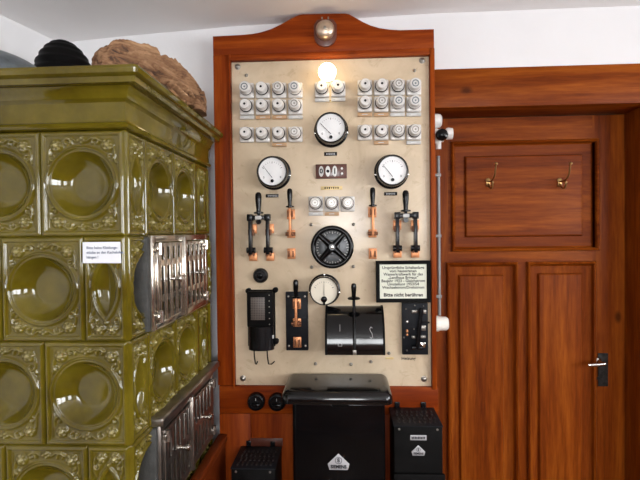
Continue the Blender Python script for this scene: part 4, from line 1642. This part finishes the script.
def grille(y0, y1, z0, z1, X, cells, rows, nm, back_mat, mat, splits):
    """hinged nickel grille: frame with two slotted doors on the stove's side face"""
    b = MB()
    b.box(XS0 - 0.004, X - 0.030, y0 + 0.004, y1 - 0.004, z0 + 0.004, z1 - 0.004)
    b.build(nm + '_recess', back_mat, stove)
    b = MB()
    fw = 0.020
    b.box(XS0 - 0.002, X, y0, y0 + fw, z0, z1, 0.003)
    b.box(XS0 - 0.002, X, y1 - fw, y1, z0, z1, 0.003)
    b.box(XS0 - 0.002, X, y0 + fw, y1 - fw, z1 - fw, z1, 0.003)
    b.box(XS0 - 0.002, X, y0 + fw, y1 - fw, z0, z0 + fw, 0.003)
    fo = b.build(nm, mat, stove)
    for k, (d0, d1) in enumerate(splits):
        b = MB()
        e = 0.016
        zz0, zz1 = z0 + fw + 0.002, z1 - fw - 0.002
        xa_, xb_ = X - 0.004, X + 0.004
        # stiles and rails
        n = cells
        pitch = (d1 - d0 - 2 * e) / n
        sw = pitch * 0.45
        b.box(xa_, xb_, d0, d0 + e + (pitch - sw) / 2, zz0, zz1, 0.0012)
        b.box(xa_, xb_, d1 - e - (pitch - sw) / 2, d1, zz0, zz1, 0.0012)
        for i in range(1, n):
            c = d0 + e + i * pitch
            b.box(xa_, xb_, c - (pitch - sw) / 2, c + (pitch - sw) / 2, zz0, zz1, 0.0012)
        hh = zz1 - zz0
        for f0, f1 in rows:
            b.box(xa_ + 0.0004, xb_ - 0.0004, d0 + e, d1 - e, zz0 + f0 * hh, zz0 + f1 * hh)
        do = b.build(nm + '_door', mat, fo)
        for zh in (zz0 + hh * 0.07, zz1 - hh * 0.07):
            yh = d0 + 0.002 if k == 0 else d1 - 0.002
            b = MB()
            b.cyl((X + 0.010, yh - 0.0, zh - 0.016), (X + 0.010, yh, zh + 0.016), 0.0075, seg=12)
            b.box(X + 0.0005, X + 0.012, yh - 0.016, yh + 0.016, zh - 0.008, zh + 0.008, 0.003)
            b.build('hinge', mat, fo)
        yk = (d0 + d1) / 2 + 0.012 * (1 if k == 0 else 1)
        zk = zz0 + hh * 0.5
        b = MB()
        b.lathe([(0.005, 0.004), (0.005, 0.016), (0.010, 0.020), (0.011, 0.028), (0.006, 0.033), (0, 0.034)], (X, yk, zk), (1, 0, 0), 16)
        b.build('knob', M['nickel'], fo)
    # centre latch bar
    c = (splits[0][1] + splits[1][0]) / 2
    b = MB()
    b.box(X - 0.004, X + 0.011, c - 0.007, c + 0.007, z0 + 0.004, z1 - 0.006, 0.002)
    b.build('latch_bar', mat, fo)
    return fo


M['nickel_dull'] = plain('worn nickel', (0.55, 0.51, 0.45), 0.16, 0.95, var=0.25, scale=20)
M['nickel_dark'] = plain('tarnished nickel', (0.33, 0.30, 0.27), 0.28, 0.95, var=0.25, scale=20)
M['rust'] = plain('dark rusty hollow', (0.045, 0.018, 0.012), 0.7, var=0.3)
g1 = grille(1.226, 1.722, ZT - 2 * TH + 0.001, ZT - TH + 0.001, -0.512, 4, ((0.0, 0.05), (0.24, 0.32), (0.70, 0.78), (0.95, 1.0)), 'warming_grille', M['rust'], M['nickel_dull'], ((1.248, 1.452), (1.464, 1.678)))
b = MB()
b.box(XS0 - 0.052, -0.520, 1.208, 1.2255, ZT - 2 * TH + 0.004, ZT - TH - 0.004, 0.004)
b.build('mortar_edge', M['putty'], stove)
g2 = grille(1.254, 1.765, ZT - 4 * TH + 0.004, ZT - 3 * TH - 0.004, -0.510, 5, ((0.0, 0.05), (0.46, 0.56), (0.95, 1.0)), 'air_grille', M['rust'], M['nickel_dark'], ((1.276, 1.497), (1.509, 1.738)))
b = MB()
b.box(XS0 - 0.052, -0.518, 1.236, 1.2535, ZT - 4 * TH + 0.004, ZT - 3 * TH - 0.006, 0.004)
b.build('mortar_edge', M['putty'], stove)
b = MB()
zr = ZT - 3 * TH
b.box(XS0 - 0.002, -0.497, 1.240, 1.812, zr - 0.003, zr + 0.022, 0.006, 3)
b.build('ledge_rail', M['nickel_dark'], stove)

# note stuck on the stove
YN = YS0 - 0.0165
nx0, nz1 = at(82.3, 242.2, YN); nx1, nz0 = at(121, 263.2, YN)
t = thing('paper_note', 'small white paper note with German lines stuck on the green stove', 'note', ((nx0 + nx1) / 2, YN, nz0))
b = MB()
poly = [(nx0, nz0 + 0.001), (nx1, nz0), (nx1 - 0.001, nz1), (nx0 + 0.0005, nz1)]
b.prism(poly, YN, YN + 0.0012)
b.build('sheet', M['paper'], t)
b = MB()
for i, s in enumerate(('Bitte keine Kleidungs-', 'st\u00fccke an den Kachelofen', 'h\u00e4ngen !')):
    b.text(s, 0.0088, nx0 + 0.010, nz1 - 0.014 - i * 0.0115, YN - 0.0004, align='LEFT', bold=0.0002)
b.build('printed_text', M['ink_blue'], t, fixn=False)

# ------------------------------------------------------------------ things on top of the stove
# bark
def lerp(a, b_, f):
    return a + (b_ - a) * f


b = MB()
P0 = Vector((-0.655, 1.225, ZTOP)); P1 = Vector((-0.480, 1.575, ZTOP))
axis = (P1 - P0).normalized()
perp = Vector((axis.y, -axis.x, 0))
NU, NV = 150, 120
gv = []
for i in range(NU + 1):
    u = i / NU
    c = P0.lerp(P1, u) + perp * 0.012 * math.sin(u * 3.0)
    env = math.sin(math.pi * min(1, max(0, u * 0.93 + 0.05))) ** 0.5
    wd = 0.080 * env * (1.0 + 0.06 * math.sin(u * 9))
    hg = lerp(0.160, 0.125, u) * (env ** 0.6) + 0.004 * math.sin(u * 13)
    ring = []
    for k in range(NV + 1):
        f = k / NV
        a = math.pi * f
        p = Vector((u * 2.3 + f * 1.1, f * 15.0 - u * 3.0, 3.0))
        p = p + Vector((noise.noise(p * 0.9), noise.noise(p * 0.9 + Vector((5, 2, 1))), 0)) * 0.55
        ds, ps = noise.voronoi(p)
        gap = ds[1] - ds[0]
        rel = p - ps[0]
        cellv = noise.cell(ps[0] * 7.3)
        d = 1.0 + 0.06 * (cellv - 0.5) + 0.17 * rel.y - 0.02 * rel.x - 0.30 * math.exp(-(gap / 0.09) ** 2) + 0.05 * noise.noise(p * 5.0)
        rr_ = math.sin(a) ** 0.7 if 0 < k < NV else 0
        q = c + perp * (-math.cos(a)) * wd * d + Vector((0, 0, max(0, rr_ * hg * d)))
        ring.append(b.bm.verts.new(q))
    gv.append(ring)
for A, B in zip(gv, gv[1:]):
    for k in range(NV):
        b.bm.faces.new([A[k], A[k + 1], B[k + 1], B[k]])
b.bm.faces.new(gv[0]); b.bm.faces.new(gv[-1][::-1])
for A, B in zip(gv, gv[1:]):
    b.bm.faces.new([A[0], B[0], B[-1], A[-1]])
o = b.build('bark_piece', M['bark'], None, sharp=30)
tag(o, 'big fissured piece of brown bark lying along the top edge of the stove', 'bark', loc=((P0 + P1) / 2))

# ribbed black dome
cx_, cz_ = at(67, 66, 1.535)
b = MB()
ctr = Vector((cx_, 1.535, ZTOP))
rings_, seg_ = 44, 56
rows_ = []
Rd = 0.110
for i in range(rings_ + 1):
    f = i / rings_
    ph = f * math.pi * 0.5
    rib = 0.0035 * math.cos(f * 9 * 2 * math.pi)
    row_ = []
    for k in range(seg_):
        th = 2 * math.pi * k / seg_
        rr_ = (Rd + rib) * math.cos(ph)
        hh_ = 0.256 * math.sin(ph) ** 0.85
        lean = 0.0
        row_.append(b.bm.verts.new(ctr + Vector((rr_ * 0.98 * math.cos(th) - 0.012 * math.sin(ph), rr_ * 1.05 * math.sin(th), hh_))))
    rows_.append(row_)
for A, B in zip(rows_, rows_[1:]):
    for k in range(seg_):
        j = (k + 1) % seg_
        b.bm.faces.new([A[k], A[j], B[j], B[k]])
b.bm.faces.new(rows_[0][::-1]); b.bm.faces.new(rows_[-1])
o = b.build('ribbed_dome', M['black_matt'], None, sharp=60)
tag(o, 'black ribbed dome resting on the stove top beside the bark', 'dome', loc=ctr)

# upturned grey bowl
cx_, cz_ = at(-14, 60, 1.225)
ctr = Vector((cx_, 1.225, ZTOP))
b = MB()
prof = [(0.163, 0.0), (0.166, 0.004), (0.163, 0.010)] + [(0.161 * math.cos(a) , 0.010 + 0.092 * math.sin(a)) for a in [i * math.pi / 2 / 14 for i in range(1, 15)]]
prof[-1] = (0, prof[-1][1])
b.lathe(prof, ctr, (0, 0, 1), 48)
o = b.build('metal_bowl', M['greyiron'], None)
tag(o, 'upturned blue-grey metal bowl on the stove top, next to the black dome', 'bowl', loc=ctr)

# ------------------------------------------------------------------ dark red board beside the stove
b = MB()
b.box(-0.511, -0.486, 1.16, YF - 0.003, 0.0, 0.770, 0.003)
t = thing('bench_side', 'dark red wooden board standing between the stove and the switchboard', 'board', (-0.485, 1.5, 0))
o = b.build('upright_board', M['bench'], t)
b = MB()
b.box(-0.515, -0.478, 1.155, YF - 0.003, 0.7705, 0.800, 0.006, 3)
b.build('cap_rail', M['bench'], t)

# ------------------------------------------------------------------ light
w = bpy.data.worlds.new('sky')
SC.world = w
w.use_nodes = True
bg = w.node_tree.nodes['Background']
sky = w.node_tree.nodes.new('ShaderNodeTexSky')
sky.sky_type = 'HOSEK_WILKIE'
sky.turbidity = 4.0
sky.sun_direction = (0.5, 0.6, 0.55)
w.node_tree.links.new(sky.outputs['Color'], bg.inputs['Color'])
bg.inputs['Strength'].default_value = 0.8


def daylight(name, loc, rot, sx, sy, power, col):
    l = bpy.data.lights.new(name, 'AREA')
    l.shape = 'RECTANGLE'
    l.size, l.size_y = sx, sy
    l.energy = power
    l.color = col
    o = bpy.data.objects.new(name, l)
    o.location = loc
    o.rotation_euler = rot
    COL.objects.link(o)


DAY = (0.96, 0.98, 1.0)
for i, (a0, a1, z0, z1) in enumerate(WINB):
    daylight('window_daylight', ((a0 + a1) / 2, YB - 0.19, (z0 + z1) / 2), (R(90), 0, 0), a1 - a0, z1 - z0, 98, DAY)
for i, (a0, a1, z0, z1) in enumerate(WINR):
    daylight('window_daylight', (XR + 0.19, (a0 + a1) / 2, (z0 + z1) / 2), (R(90), 0, R(90)), a1 - a0, z1 - z0, 87, DAY)

vs_ = SC.view_settings
vs_.view_transform = 'Standard'
vs_.look = 'None'
vs_.gamma = 1.0
vs_.use_curve_mapping = False
vs_.exposure = 0.0
SC.cycles.max_bounces = 10
SC.cycles.diffuse_bounces = 6
